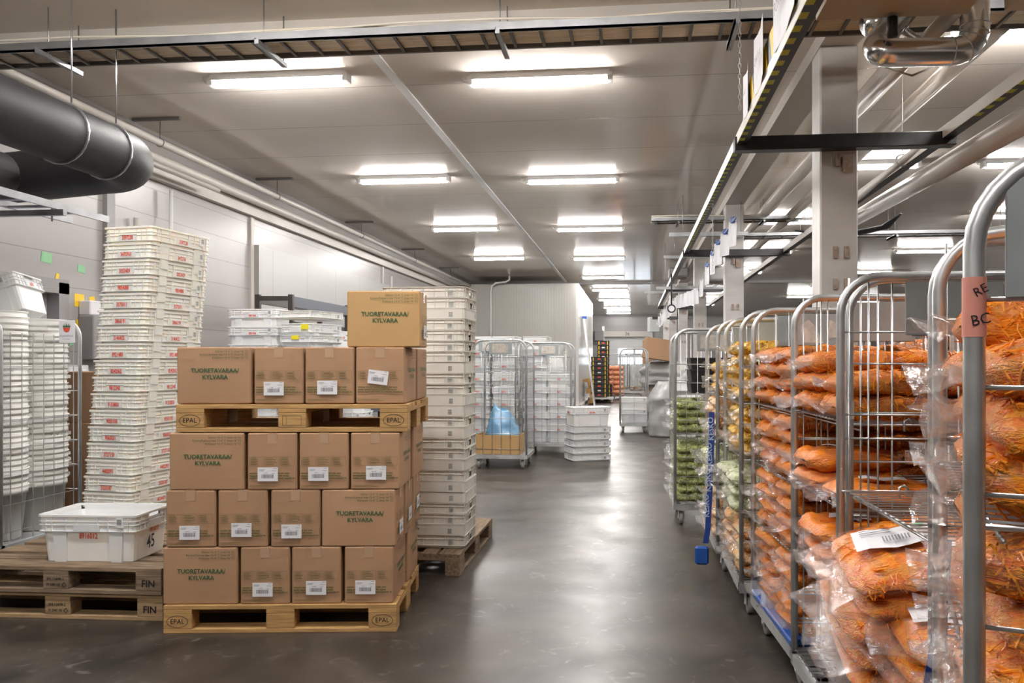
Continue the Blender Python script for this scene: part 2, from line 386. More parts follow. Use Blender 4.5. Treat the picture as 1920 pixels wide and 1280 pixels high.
trim(MB().box(2.13, 2.5, 3.4, 4.78, 3.42, 3.56), M_['trunk'])
# cold room
cold = struct('wall_cold_room', MB().box(WX, -1.66, 23.35, 23.45, 0, 3.64), M_['wallv'])
struct('wall_cold_room_side', MB().box(-1.66, -1.58, 23.35, 31.8, 0, 3.64), M_['wally'])
struct('ceiling_cold_room', MB().box(WX, -1.58, 23.35, 31.8, 3.64, 3.70), M_['wallv'])
struct('baseboard_cold_room', MB().box(WX, -1.50, 23.27, 23.35, 0, .09).box(-1.58, -1.50, 23.27, 31.8, 0, .09), M_['beam'])

# pillars
for i, y in enumerate((6.17, 12.3, 18.4, 24.5, 30.6, 36.7)):
    b = MB()
    b.bbox(1.42, 1.70, y, y + .28, 0, 3.80, .012)
    t = trim(b, M_['post'])
    fy = y - .003
    k = MB().cb((1.545, fy - .02, 2.92), (.025, .05, .09)).cb((1.615, fy - .035, 2.89), (.07, .012, .12)).cb((1.58, fy - .02, 2.90), (.012, .06, .10)).rod((1.50, fy - .03, 2.88), (1.50, fy - .03, 2.98), .004)
    k.cb((1.53, fy - .01, 2.23), (.03, .02, .09)).cb((1.61, fy - .01, 2.23), (.03, .02, .09)).cb((1.53, fy - .01, 1.99), (.03, .02, .08)).cb((1.61, fy - .01, 1.99), (.03, .02, .08))
    struct('bracket', k, M_['rust'], t)

# lamps
def lamp_proto():
    t = thing('ceiling_lamp', 'x y z w', 'lamp')
    b = MB(); b.loft([[(-.61, y, z) for y, z in [(-.062, -.052), (-.062, 0), (.062, 0), (.062, -.052)]], [(.61, y, z) for y, z in [(-.062, -.052), (-.062, 0), (.062, 0), (.062, -.052)]]], True, True)
    b.box(-.635, -.59, -.055, .055, -.09, -.02).box(.59, .635, -.055, .055, -.09, -.02)
    b.build('housing', M_['lampbody'], t)
    pr = [(-.055, -.03), (-.055, -.055), (-.042, -.085), (-.02, -.098), (.02, -.098), (.042, -.085), (.055, -.055), (.055, -.03)]
    MB().loft([[(-.588, y, z) for y, z in pr], [(.588, y, z) for y, z in pr]], True, True, True).build('diffuser', M_['tube'], t)
    MB().tube([(-.63, 0, -.05), (-.68, 0, -.05), (-.70, 0, -.02), (-.70, 0, 0)], .006, 5).build('supply_cable', M_['cablew'], t)
    return t
LP = lamp_proto(); used = [0]
def lamp(x, y, label, grp):
    if not used[0]:
        used[0] = 1; LP.location = (x, y, CZ); tag(LP, label, 'lamp', grp); return
    dup(LP, (x, y, CZ), 0, label, grp)
rowA = [2.9, 6.92, 10.73, 14.7, 18.9]
for i, d in enumerate(rowA):
    px = {6.92: 523, 10.73: 758, 14.7: 873, 18.9: 936}.get(d)
    x, y = at(px, d) if px else (-2.95, 2.9)
    lamp(x, y, 'white linear ceiling lamp, %s from the cable ladder, row beside the duct' % NTH[i - 1] if i else 'white linear ceiling lamp overhead beyond the frame', 'ceiling lamps, row beside the duct')
rowB = [(None, 2.9), (1012, 6.9), (1073, 10.75), (1106, 14.7), (1123, 18.9), (1131, 23.2), (1144, 27.3), (1151, 31.8), (1157, 36.3), (1160, 40.6)]
for i, (px, d) in enumerate(rowB):
    x, y = at(px, d) if px else (-.75, 2.9)
    lamp(x, y, 'white linear ceiling lamp, %s from the cable ladder, row above the aisle' % NTH[i - 1] if i else 'white linear ceiling lamp overhead above the aisle', 'ceiling lamps, row above the aisle')
for x, y in ((-2.95, -1.2), (-.75, -1.2)): lamp(x, y, 'white linear ceiling lamp behind the viewer', 'ceiling lamps behind the viewer')
for i, y in enumerate((2.4, 6.2, 10.3, 14.3, 18.2, 22.3, 26.4, 30.5, 35)):
    lamp(2.95, y, 'white linear ceiling lamp, %s in the row just beyond the pillars' % NTH[i], 'ceiling lamps, first row past the pillars')
for i, (x, y) in enumerate(((4.9, 6), (5.0, 10.4), (6.4, 14.1), (6.5, 18.4), (6.5, 22.6), (6.5, 26.8), (6.5, 31), (9.6, 10.4), (9.6, 18.4), (9.6, 26.8), (9.6, 34))):
    lamp(x, y, 'white linear ceiling lamp, %s of those deep in the hall behind the roll cages' % NTH[i], 'ceiling lamps deep in the side hall')

# ---------------------------------------------------------------- overhead services
def ladder(name, x0, x1, y, wd, z, label, cabs=True, brackets=(), step=.2):
    t = thing(name, label, 'cable tray', (x0, y, z))
    L = x1 - x0
    b = MB(); b.box(0, L, -wd / 2 - .02, -wd / 2, -.03, .03).box(0, L, -wd / 2, -wd / 2 + .012, .018, .03).box(0, L, -wd / 2 - .02, -wd / 2 + .012, -.03, -.02)
    b.build('side_rail', M_['tray'], t)
    MB().box(0, L, wd / 2, wd / 2 + .02, -.03, .03).build('side_rail', M_['traydk'], t)
    n = int(L / step)
    for i in range(n): MB().box(i * step + .08, i * step + .10, -wd / 2, wd / 2, -.028, -.012).build('rung', M_['traydk'], t)
    if cabs:
        b = MB(); rr = random.Random(3)
        for k in range(int(wd / .017)):
            yy = -wd / 2 + .014 + k * .0165
            pts = [(q * .45, yy + rr.uniform(-.004, .004), -.002 + rr.uniform(0, .008)) for q in range(int(L / .45) + 2) if q * .45 <= L]
            b.tube(pts, .0085, 5)
        for yy in (-wd / 2 - .005, -wd / 2 + .02):
            pts = [(q * .6, yy, .045 + .018 * math.sin(q * 1.3 + yy * 90)) for q in range(int(L / .6) + 1)]
            b.tube(pts, .007, 5)
        b.build('cable_bundle', M_['cable'], t)
    for bx in brackets:
        b = MB(); b.box(bx, bx + .035, -wd / 2 - .09, wd / 2 + .08, -.075, -.045).box(bx, bx + .006, -wd / 2 - .09, wd / 2 + .08, -.075, -.03)
        b.rod((bx + .02, -wd / 2 + .02, -.08), (bx + .02, -wd / 2 + .02, CZ - z), .005); b.rod((bx + .02, wd / 2 + .05, -.08), (bx + .02, wd / 2 + .05, CZ - z), .005)
        b.build('support_bracket', M_['tray'], t)
    return t
ladder('cable_ladder', -5.1, 9.0, 5.34, .28, 3.63, 'galvanised cable ladder packed with beige cables, crossing under the ceiling in front of the pillar', True, (.95, 2.55, 4.2, 5.75, 8.0))
ladder('cable_ladder', 1.75, 9, 13.2, .3, 3.45, 'cable ladder crossing the side hall behind the front pillar', False, (1.0, 2.4, 4), .3)
ladder('cable_ladder', .3, 2.6, 12.6, .25, 3.62, 'short cable ladder beside the second pillar', True, (.4, 1.7), .3)
# wall pipe with brackets
t = thing('wall_pipe', 'long cream pipe on hangers along the ceiling edge above the panelled wall', 'pipe', (-4.85, -4.2, 3.66))
MB().tube([(0, 0, 0), (0, 28, 0)], .036, 12).build('pipe_run', M_['beam'], t)
for y in (9.2, 11.9, 14.6, 18, 21.5, 25):
    MB().box(-.3, .22, y - .02, y + .02, CZ - 3.66 - .03, CZ - 3.66 - .002).rod((.0, y, .22), (.0, y, .03), .005).tube([(.045 * math.cos(a / 8 * 2 * PI), y, .045 * math.sin(a / 8 * 2 * PI)) for a in range(8)], .005, 4, True).build('pipe_hanger', M_['traydk'], t)
single('neon_conduit', MB().tube([(-4.93, 2, 3.45), (-4.93, 9, 3.45)], .03, 8), M_['pipe'], 'short pale conduit under the cream pipe on the panelled wall', 'conduit')
# vertical conduits on the wall
single('wall_conduit', MB().tube([(0, 0, 2.9), (0, 0, 1.0)], .022, 8), M_['pipe'], 'vertical grey conduit on the wall behind the tall ivory crate stack', 'conduit', (WX + .05, 7.75, 0))
single('wall_conduit', MB().tube([(0, 0, 3.3), (0, 0, .0)], .02, 8), M_['crate_w'], 'white vertical pipe on the wall above the tall ivory crate stack', 'conduit', (WX + .1, 8.3, 0))
single('wall_conduit', MB().tube([(0, 0, 3.2), (0, 0, .0)], .025, 8), M_['crate_w'], 'thin white vertical pipe on the panelled wall behind the cartons', 'conduit', (WX + .12, 16.3, 0))
x, y = at(920, 23.2)
single('wall_conduit', MB().tube([(.55, 0, 3.9), (.55, 0, 3.78), (.45, 0, 3.72), (.15, 0, 3.69), (.03, 0, 3.6), (0, 0, 3.45), (0, 0, .0)], .028, 8), M_['crate_w'], 'white pipe with a swan-neck bend on the cold room front', 'conduit', (x, y, 0))
# black ducts
def duct(name, pts, r, label, hang=()):
    t = thing(name, label, 'duct', (0, 0, 0))
    MB().tube(pts, r, 28).build('insulated_duct', M_['duct'], t)
    for (x, y, z) in hang:
        b = MB().rod((x + r * .4, y, z + r), (x + r * .4, y, CZ), .006)
        MB.tube(b, [(x + (r + .006) * math.cos(q), y, z + (r + .006) * math.sin(q)) for q in [2 * PI * k / 24 for k in range(24)]], .008, 4, True)
        b.build('hanger', M_['wire'], t)
    return t
DX, DZ2 = -3.75, 2.91
arc = [(DX - .38 + .38 * math.cos(a), 5.40 + .38 * math.sin(a), DZ2) for a in [PI / 2 * k / 8 for k in range(9)]]
duct('ventilation_duct', [(DX, -4, DZ2), (DX, 2, DZ2), (DX, 5.35, DZ2)] + arc + [(DX - 1.2, 5.78, DZ2 - .06)], .195, 'fat black insulated duct with an elbow, hanging under the ceiling beside the wall', [(DX, 4.85, DZ2), (DX, 5.3, DZ2)])
duct('ventilation_duct', [(-4.60, -4, 2.74), (-4.60, 2, 2.74), (-4.60, 4.6, 2.74), (-4.60, 5.3, 2.74)], .19, 'second black insulated duct running beside the elbowed duct, nearer the wall', [(-4.6, 3.7, 2.74)])
# perforated tray on the left
t = thing('cable_tray', 'narrow open cable tray below the black ducts', 'cable tray', (-4.2, 0, 2.50))
b = MB(); b.box(-.16, -.14, -3, 5.75, -.02, .03).box(.14, .16, -3, 5.75, -.02, .03); b.build('side_rail', M_['tray'], t)
[MB().box(-.14, .14, -2.9 + k * .25, -2.86 + k * .25, -.02, -.008).build('rung', M_['tray'], t) for k in range(34)]
MB().box(-1.0, .2, 5.2, 5.24, -.06, -.02).rod((.1, 5.22, -.1), (.1, 5.22, .05), .006).build('support_bracket', M_['tray'], t)

# hazard rails
def hazard(name, x0, x1, ya, yb, z0, z1, label, tape_to, board=True, flip=False):
    t = thing(name, label, 'rail', (0, 0, 0))
    MB().box(x0, x1, ya, yb, z0, z1).build('rail_profile', M_['rail'], t)
    b = MB(); y = ya; s = .075
    while y < tape_to:
        b.box(x0 - .002, x0 + .038, y, y + s, z0 - .0025, z0, k=0).box(x0 - .002, x0 + .038, y + s, y + s * 2, z0 - .0025, z0, k=1)
        y += s * 2
    b.build('hazard_tape', [M_['lime'], M_['rail']], t)
    b = MB(); b.box(x0 - .004, x0, ya, yb, z0, z1, k=0); b.build('rail_edge', M_['beam'], t)
    if board:
        b = MB(); b.box(x0 - .0, x0 + .012, ya, 5.5, z1, z1 + .17, k=0)
        y = ya
        while y < min(tape_to, 5.6) - .3:
            b.add([(x0 - .002, y, z1), (x0 - .002, y + .12, z1), (x0 - .002, y + .20, z1 + .17), (x0 - .002, y + .08, z1 + .17)], [(0, 3, 2, 1)], k=1)
            y += .26
        b.build('striped_board', [M_['rail'], M_['yellow']], t)
    return t
hazard('overhead_rail', .79, .865, -1, 24, 3.045, 3.125, 'black overhead rail with lime and black hazard tape, above the aisle', 11.5)
hazard('overhead_rail', 2.27, 2.35, -1, 24, 3.045, 3.125, 'black overhead rail with faded hazard tape on the far side of the pillar', 5.6, False)
for i, y in enumerate((6.055, 12.185, 18.285, 24.385, 30.485)):
    b = MB().bbox(.77, 2.37, y, y + .11, 2.995, 3.10, .006)
    single('cross_arm', b, M_['dark'], 'black steel cross arm bolted to the %s pillar' % ('nearest' if i == 0 else NTH[i]), 'steel arm', group='cross arms on the pillars')
# placards above the rail
def placard(name, loc, rz, wd, h, label, txt=None, tilt=0, grp=None, clip=None):
    t = thing(name, label, 'sign', loc, rz, grp)
    b = MB(); b.m = rot(tilt, 'X')
    n = 4; vs = [(-wd / 2 + wd * i / n, .012 * math.sin(i * 1.1), z) for z in (0, h) for i in range(n + 1)]
    vs += [(a, q + .002, c) for a, q, c in vs]
    m = n + 1
    fs = [(i, i + 1, i + 1 + m, i + m) for i in range(n)] + [(2 * m + i, 2 * m + i + m, 2 * m + i + 1 + m, 2 * m + i + 1) for i in range(n)]
    b.add(vs, fs); b.build('sheet', M_['paper'], t)
    if txt:
        b = MB(); b.m = rot(tilt, 'X'); b.text(txt, h * .22, face('-y', 0, -.016, h * .45), sx=.8); b.build('lettering', M_['grey_ink'], t)
    if clip:
        b = MB(); b.m = rot(tilt, 'X'); b.bbox(-.03, .03, -.02, .02, h - .02, h + .04); b.build('clip', M_[clip], t)
    return t
placard('placard', (.775, 4.15, 3.10), -PI / 2, .62, .42, 'white placard lettered porkkana on the striped rail, nearest the viewer', 'PORKKANA')
placard('placard', (.775, 4.95, 3.10), -PI / 2, .42, .36, 'white placard with a small peg on its top edge, on the striped rail', 'PORKKA')
placard('placard', (.775, 5.5, 3.10), -PI / 2, .30, .30, 'smallest white placard on the striped rail, at the chain', 'KAALI')
def chain(x, y, z0, z1, label):
    b = MB(); z = z1; k = 0
    while z > z0:
        c = [(.009 * math.cos(q), .02 * math.sin(q)) for q in [2 * PI * j / 8 for j in range(8)]]
        b.tube([((x + a) if k % 2 else x, y if k % 2 else y + a, z - .016 + v) for a, v in c], .0025, 4, True); z -= .033; k += 1
    return single('hanging_chain', b, M_['wire'], label, 'chain')
x, y = at(1387, 5.0); chain(x, y, 3.02, CZ, 'steel chain hanging from the ceiling beside the striped rail')
chain(.83, 8.3, 2.35, 3.06, 'short steel chain below the black rail before the second pillar')
# cord with paper slips
pts = [at3(px, py, d) for px, py, d in ((1378, 408, 8.2), (1350, 450, 9.6), (1330, 490, 11), (1308, 540, 13.2), (1290, 548, 15.2), (1268, 556, 17.5), (1250, 580, 22), (1236, 600, 27))]
single('slip_line', MB().tube(pts, .006, 4), M_['cablew'], 'pale cord strung along the aisle carrying white paper slips', 'cord')
k = 0
for i in range(len(pts) - 1):
    n = (2, 2, 2, 3, 3, 5, 6)[i]
    for j in range(n):
        p = pts[i].lerp(pts[i + 1], (j + .3) / n); k += 1
        placard('paper_slip', (p.x, p.y, p.z - .262), R.uniform(-1.25, -.8), .17, .27, 'white paper slip, %s along the hanging cord' % NTH[k - 1], None, R.uniform(-.06, .06), 'paper slips on the cord', 'blue' if k < 6 else None)
# second line of slips further left
single('slip_line', MB().tube([at3(1232 + j * 3.6, 606 - j * 6, 30 - j * 1.6) + Vector((0, 0, .132)) for j in range(-1, 9)], .008, 4), M_['cablew'], 'second pale cord carrying small slips in the far aisle', 'cord')
for j in range(8):
    p = at3(1232 + j * 3.6, 606 - j * 6, 30 - j * 1.6)
    placard('paper_slip', (p.x, p.y, p.z - .065), R.uniform(-1.3, -.8), .10, .20, 'small white paper slip, %s in the far row under the black rail' % NTH[j], None, 0, 'far paper slips')
# pipes right of the beam
single('ceiling_pipe', MB().tube([(2.05, 5.3, 3.72), (2.05, 24, 3.72)], .09, 14), M_['pipe'], 'brownish grey pipe under the ceiling just beyond the pillars', 'pipe')
single('ceiling_pipe', MB().tube([(2.45, 5.5, 3.66), (2.45, 24, 3.66)], .07, 14), M_['pipe'], 'thinner grey pipe running beside the brownish pipe beyond the pillars', 'pipe')
A, B = at3(1600, 412, 9.5), at3(2060, 145, 4.2)
single('ceiling_pipe', MB().tube([A, B], .085, 20), M_['pipe'], 'large smooth grey pipe descending across the side hall above the tallest cage', 'pipe')
A, B, C = at3(1609, 372, 8.0), at3(1692, 300, 6.6), at3(1960, 105, 4.6)
t = thing('compressed_air_pipe', 'slim cream pipe hung on a rod, crossing above the large grey pipe', 'pipe')
MB().tube([A, B, C], .026, 10).build('pipe_run', M_['beam'], t)
MB().rod(B, (B.x, B.y, CZ), .004).build('hanger', M_['wire'], t)
MB().tube([B + Vector((.05 * math.cos(q), 0, .05 * math.sin(q))) for q in [2 * PI * j / 12 for j in range(12)]], .008, 5, True).build('pipe_clamp', M_['wire'], t)
# bright sheet metal pipework
def bend(p0, p1, p2, r, n=6):
    a = (p0 - p1).normalized() * r; c = (p2 - p1).normalized() * r
    return [p1 + a * (1 - t) ** 2 + c * t ** 2 for t in [k / n for k in range(n + 1)]]
dd = 4.7
P = [at3(1740, 20, dd + .9), at3(1700, 40, dd + .6), at3(1636, 96, dd), at3(1846, 94, dd), at3(1826, 20, dd + .0)]
P = [at3(1690, 20, dd + .35), at3(1636, 100, dd), at3(1828, 96, dd), at3(1828, -60, dd)]
pts = [P[0]] + bend(P[0], P[1], P[2], .13) + bend(P[1], P[2], P[3], .15) + [P[3]]
t = thing('insulated_pipe', 'bright sheet metal clad pipe with two elbows beside the pillar top', 'pipe')
MB().tube(pts, .082, 24).build('cladding', M_['alu'], t)
for q in (2, 5, 8, 10, 12, 13, 14):
    if q < len(pts) - 1:
        a = pts[q]; tg = (pts[q + 1] - pts[q - 1]).normalized(); nm = tg.cross(Vector((0, 0, 1))).normalized() if abs(tg.z) < .9 else Vector((0, 1, 0)); bn = tg.cross(nm)
        MB().tube([a + nm * .083 * math.cos(u) + bn * .083 * math.sin(u) for u in [2 * PI * j / 24 for j in range(24)]], .003, 4, True).build('seam', M_['steel'], t)
a = at3(1673, 62, dd - .12); MB().tube([a + Vector((0, 0, .09)), a - Vector((0, 0, .02))], .03, 12).build('rubber_sleeve', M_['black'], t)
A, B = at3(1700, 28, dd + .5), at3(1790, 10, dd + .45)
single('insulated_pipe', MB().tube([at3(1620, 50, dd + .3), at3(1640, 42, dd + .3), at3(1700, 40, dd + .6), B, at3(1830, -20, dd + .5)], .06, 18), M_['alu'], 'shorter metal clad pipe behind the elbowed one at the pillar top', 'pipe')
single('ceiling_pipe', MB().tube([at3(1600, 215, 6.6), at3(1790, 20, 4.7)], .05, 14), M_['pipe'], 'slanted brown pipe behind the pillar head', 'pipe')
single('cable_bundle', MB().tube([at3(1700, 55, 5.0), at3(1730, 75, 5.05), at3(1790, 80, 5.1)], .012, 5).tube([at3(1690, 60, 5.0), at3(1730, 85, 5.05), at3(1780, 92, 5.1)], .012, 5).tube([at3(1660, 128, 5.1), at3(1710, 142, 5.05), at3(1750, 125, 5.1)], .008, 5), M_['cablew'], 'loose white cables drooping behind the metal clad pipe', 'cable')
# dark odds and ends in the side hall under the ceiling
single('air_cooler', MB().bbox(0, 1.0, 0, .8, 0, .35, .03).box(.1, .9, -.02, 0, .05, .3), M_['frame_g'], 'grey box-shaped air cooler under the ceiling far beyond the pillars', 'cooler', (1.75, 19.0, 3.3))
b = MB(); pp = [at3(1490, 432, 10.5), at3(1560, 440, 10.4), at3(1610, 436, 10), at3(1660, 425, 9.6), at3(1690, 400, 9.4)]
single('hanging_sheet', MB().tube(pp, [.03, .07, .09, .07, .02], 8, flat=.35), M_['pl_blk'], 'sagging strip of black sheet under the ceiling behind the pillar', 'sheet')
# ---------------------------------------------------------------- pallets
def pallet(label, loc, rz, wood, marks, grp=None):
    t = thing('wooden_pallet', label, 'pallet', loc, rz, grp)
    W = M_[wood]; g = .0
    for y in (-.3275, -.1875, 0, .1875, .3275):
        wd = .145 if abs(y) in (.3275, 0) else .1
        MB().bbox(-.6, .6, y - wd / 2, y + wd / 2, .122, .144, .002).build('top_board', W, t)
    for x in (-.5275, 0, .5275):
        MB().bbox(x - .0725, x + .0725, -.4, .4, .1, .122, .002).build('cross_board', W, t)
        for j, y in enumerate((-.35, 0, .35)):
            d = .1 if j != 1 else .145
            yy = y if j == 1 else y
            k = MB().bbox(x - .0725, x + .0725, yy - d / 2, yy + d / 2, .022, .1, .003).build('block', W, t)
            if j == 0 and marks:
                m = marks[0 if x < 0 else 1 if x == 0 else 2]
                if m == 'EPAL':
                    b = MB(); f = face('-y', x, yy - d / 2 - .0015, .061)
                    b.text('EPAL', .036, f, sx=.95); b.m = f
                    n = 32; o = [(.055 * math.cos(2 * PI * q / n), .031 * math.sin(2 * PI * q / n), 0) for q in range(n)]; i = [(.0525 * math.cos(2 * PI * q / n), .0285 * math.sin(2 * PI * q / n), 0) for q in range(n)]
                    b.add(o + i, [(q, (q + 1) % n, n + (q + 1) % n, n + q) for q in range(n)]); b.build('branded_mark', M_['black'], k)
                elif m == 'FIN': MB().text('FIN', .052, face('-y', x, yy - d / 2 - .0015, .06), bold=.02).build('branded_mark', M_['black'], k)
                elif m == 'EN':
                    b = MB(); b.text('EN 13698-2', .02, face('-y', x, yy - d / 2 - .0015, .078), bold=.015).text('FI 540 18', .02, face('-y', x - .012, yy - d / 2 - .0015, .046), bold=.015)
                    f = face('-y', x + .05, yy - d / 2 - .0015, .046); b.m = f
                    o = [(.013, 0, 0), (0, .016, 0), (-.013, 0, 0), (0, -.016, 0)]; i = [tuple(c * .7 for c in p) for p in o]
                    b.add(o + i, [(q, (q + 1) % 4, 4 + (q + 1) % 4, 4 + q) for q in range(4)]); b.build('branded_mark', M_['black'], k)
                elif m == 'box':
                    b = MB(); f = face('-y', x, yy - d / 2 - .0015, .061); b.m = f
                    for q in (((-.05, -.026), (.05, -.024)), ((-.05, .024), (.05, .026)), ((-.05, -.026), (-.048, .026)), ((.048, -.026), (.05, .026)), ((-.03, -.026), (-.028, .026))):
                        (a, c), (e, g2) = q; b.add([(a, c, 0), (e, c, 0), (e, g2, 0), (a, g2, 0)], [(0, 1, 2, 3)])
                    b.build('branded_mark', M_['ink2'], k)
    for y in (-.35, 0, .35):
        wd = .1 if y else .145
        MB().bbox(-.6, .6, y - wd / 2, y + wd / 2, 0, .022, .002).build('bottom_board', W, t)
    return t
# carton load frame: origin at front left corner of the pallet, turned a little
CR = math.radians(7.1)
cx0, cy0 = at(306, 4.08)
def cl(u, v, z=0):
    return (cx0 + u * math.cos(CR) - v * math.sin(CR), cy0 + u * math.sin(CR) + v * math.cos(CR), z)
pallet('pale wooden pallet with oval stamps on the floor, carrying three layers of cartons', cl(.6, .4, 0), CR, 'wood', ('EPAL', 'plain', 'EPAL'))
zz = .144 + 3 * .297
pallet('pale wooden pallet with oval stamps lying on top of the third carton layer', cl(.655, .42, zz + .003), CR, 'wood', ('EPAL', 'box', 'EPAL'))

# ---------------------------------------------------------------- cartons
CL, CW, CH = .384, .254, .295
def carton_proto():
    t = thing('cardboard_carton', 'x y z w', 'carton')
    b = MB(); x, y, h = CL / 2, CW / 2, CH; r = .006
    # slightly bulged walls
    n = 8; loops = []
    for i, f in enumerate((0, .02, .2, .4, .6, .8, .98, 1)):
        z = h * f; ins = .004 if i in (0, 7) else 0; bl = .004 * math.sin(PI * f)
        lp = []
        for (sx, sy) in ((-1, -1), (1, -1), (1, 1), (-1, 1)):
            lp.append((sx, sy))
        P = []
        X, Y = x - ins, y - ins
        P += [(-X + r, -Y), (-X / 2, -Y - bl), (X / 2, -Y - bl), (X - r, -Y), (X, -Y + r), (X + bl, 0), (X, Y - r), (X - r, Y), (X / 2, Y + bl), (-X / 2, Y + bl), (-X + r, Y), (-X, Y - r), (-X - bl, 0), (-X, -Y + r)]
        loops.append([(a, c, z) for a, c in P])
    b.loft(loops, True, True)
    b.box(-x + .01, x - .01, -.0012, .0012, h - .001, h + .0006)
    b.build('carton_body', M_['card'], t)
    b = MB()
    X = x + .0030
    b.loft([[(px_, y_, z_) for y_, (px_, z_) in ((-.024, p), (.024, p), (.024, q), (-.024, q))] for p, q in (((-X, h - .055), (-X + .001, h - .055)), ((-X, h + .001), (-X + .001, h)), ((X, h + .001), (X - .001, h)), ((X, h - .055), (X - .001, h - .055)))], True, True)
    b.build('packing_tape', M_['tape'], t)
    e = .0062
    for sd, X, Y in (('-y', 0, -y - e), ('+y', 0, y + e)):
        f = face(sd, X, Y, 0); b = MB()
        b.text('TUORETAVARAA/', .031, f @ tr(.008, h * .585, 0), bold=.022).text('KYLVARA', .031, f @ tr(.008, h * .47, 0), bold=.022)
        for i, s in enumerate(('Säilytys +2–4 °C (max +6 °C)', 'Kylvara/Kølvare max +2–4 °C (max +6 °C)', 'Kühlware +2–4 °C (max +6 °C)')):
            b.text(s, .0155, f @ tr(x - .012, h - .022 - i * .0165, 0), align='RIGHT', sx=.92)
        b.build('green_print', M_['ink'], t)
    for sd, X in (('+x', x + e), ('-x', -x - e)):
        f = face(sd, X, 0, 0); b = MB(); b.m = f
        rr = random.Random(4)
        def rect(u0, u1, v0, v1, k=0): b.add([(u0, v0, 0), (u1, v0, 0), (u1, v1, 0), (u0, v1, 0)], [(0, 1, 2, 3)], k=k)
        for q in range(3):
            u0 = -.115 + q * .079; u1 = u0 + .072; v0, v1 = .125, .171
            rect(u0, u1, v0, v0 + .001); rect(u0, u1, v1, v1 + .001); rect(u0, u0 + .001, v0, v1); rect(u1, u1 + .001, v0, v1)
            for i in range(5): rect(u0 + .005, u0 + .005 + rr.uniform(.03, .06), v0 + .007 + i * .008, v0 + .0095 + i * .008)
        for i in range(3):
            u = -.115
            while u < (.07, .085, .115)[i] :
                wl = rr.uniform(.014, .04); rect(u, min(u + wl, .118), .058 + (2 - i) * .0125, .0645 + (2 - i) * .0125, 1); u += wl + .004
        for i in range(2): rect(-.115, .02 - i * .03, .016 + i * .006, .018 + i * .006)
        b.build('side_print', [M_['ink2'], M_['ink2']], t)
    for sd, X, Y, nm in (('+x', x + .0085, 0, 1),):
        f = face(sd, X, 0, 0) @ tr(.0, .082, 0); o = MB(); o.m = f
        o.box(-.052, .052, -.036, .036, -.0012, 0)
        def rq(u0, u1, v0, v1): o.add([(u0, v0, .0006), (u1, v0, .0006), (u1, v1, .0006), (u0, v1, .0006)], [(0, 1, 2, 3)], k=1)
        u = -.032; rr = random.Random(2)
        while u < .03:
            wb = rr.choice((.0012, .0022, .0035)); rq(u, u + wb, -.02, .0); u += wb + rr.choice((.0012, .002))
        for (a, c, v) in ((-.045, -.015, .024), (-.045, -.02, .018), (.02, .045, .018), (-.02, .0, .006), (.02, .035, .004), (.03, .046, .030)): rq(a, c, v, v + .0018)
        L = o.build('shipping_label', [M_['paper'], M_['grey_ink']], t)
    return t
CP = carton_proto(); cn = [0]
def carton(u, v, z, turn, label, grp='brown cartons on the pallets', lab=(0, 0, 0), jit=1):
    a = CR + turn + R.uniform(-.008, .008) * jit
    o = dup(CP, cl(u, v, z), a, label, grp)
    for c in o.children:
        if c.name.startswith('shipping_label') :
            c.location = (0, lab[0], lab[1])
            if lab[2]:
                f = Matrix.Translation((CL / 2 + .0085, lab[0], .082 + lab[1])) @ Matrix.Rotation(lab[2], 4, 'X') @ Matrix.Translation((-(CL / 2 + .0085), 0, -.082)); c.matrix_local = f
    return o
def ux(px, sc=363.): return (px - 312) / sc
BIG, SM = 0, -PI / 2
rows = [  # z layer, name, [(x0px, x1px)...], scale
    (.147, 'bottom layer', [(306, 451, 1), (453, 546, 0), (548, 643, 0), (645, 745, 0)]),
    (.147 + .297, 'second layer', [(313, 408, 0), (409, 506, 0), (507, 606, 0), (606, 746, 1)]),
    (.147 + .594, 'third layer', [(319, 462, 1), (464, 561, 0), (562, 658, 0), (658, 755, 0)]),
    (.147 + .894 + .147, 'top layer on the upper pallet', [(334, 477, 1), (479, 573, 0), (574, 668, 0), (668, 764, 0)]),
]
zl = [.1445, .4415, .7385, 1.1855]
desc = {(0, 0): 'scuffed carton with green print, at the corner of the bottom layer beside the stamped pallets', (0, 1): 'carton with barcode label, bottom layer, next to the scuffed one',
        (0, 2): 'carton with barcode label, bottom layer, second along from the scuffed one', (0, 3): 'carton with inked barcode label, bottom layer, at the aisle corner',
        (1, 0): 'carton with barcode label, second layer up, at the corner beside the lone crate', (1, 1): 'carton with barcode label, second layer up, second from the lone crate',
        (1, 2): 'carton with barcode label and torn lower corner, second layer, beside the wide-faced carton', (1, 3): 'wide-faced carton with green print, second layer up, at the aisle corner',
        (2, 0): 'wide-faced carton with green print, third layer, under the upper pallet', (2, 1): 'carton with barcode label, third layer, next to the wide-faced one',
        (2, 2): 'carton with barcode label, third layer, second along from the wide-faced one', (2, 3): 'carton with barcode label, third layer, at the aisle corner under the upper pallet',
        (3, 0): 'wide-faced carton with green print standing on the upper pallet', (3, 1): 'carton with barcode label on the upper pallet, next to the wide-faced one',
        (3, 2): 'carton with barcode label on the upper pallet, second along from the wide-faced one', (3, 3): 'carton with a tilted barcode label on the upper pallet, under the single raised carton'}
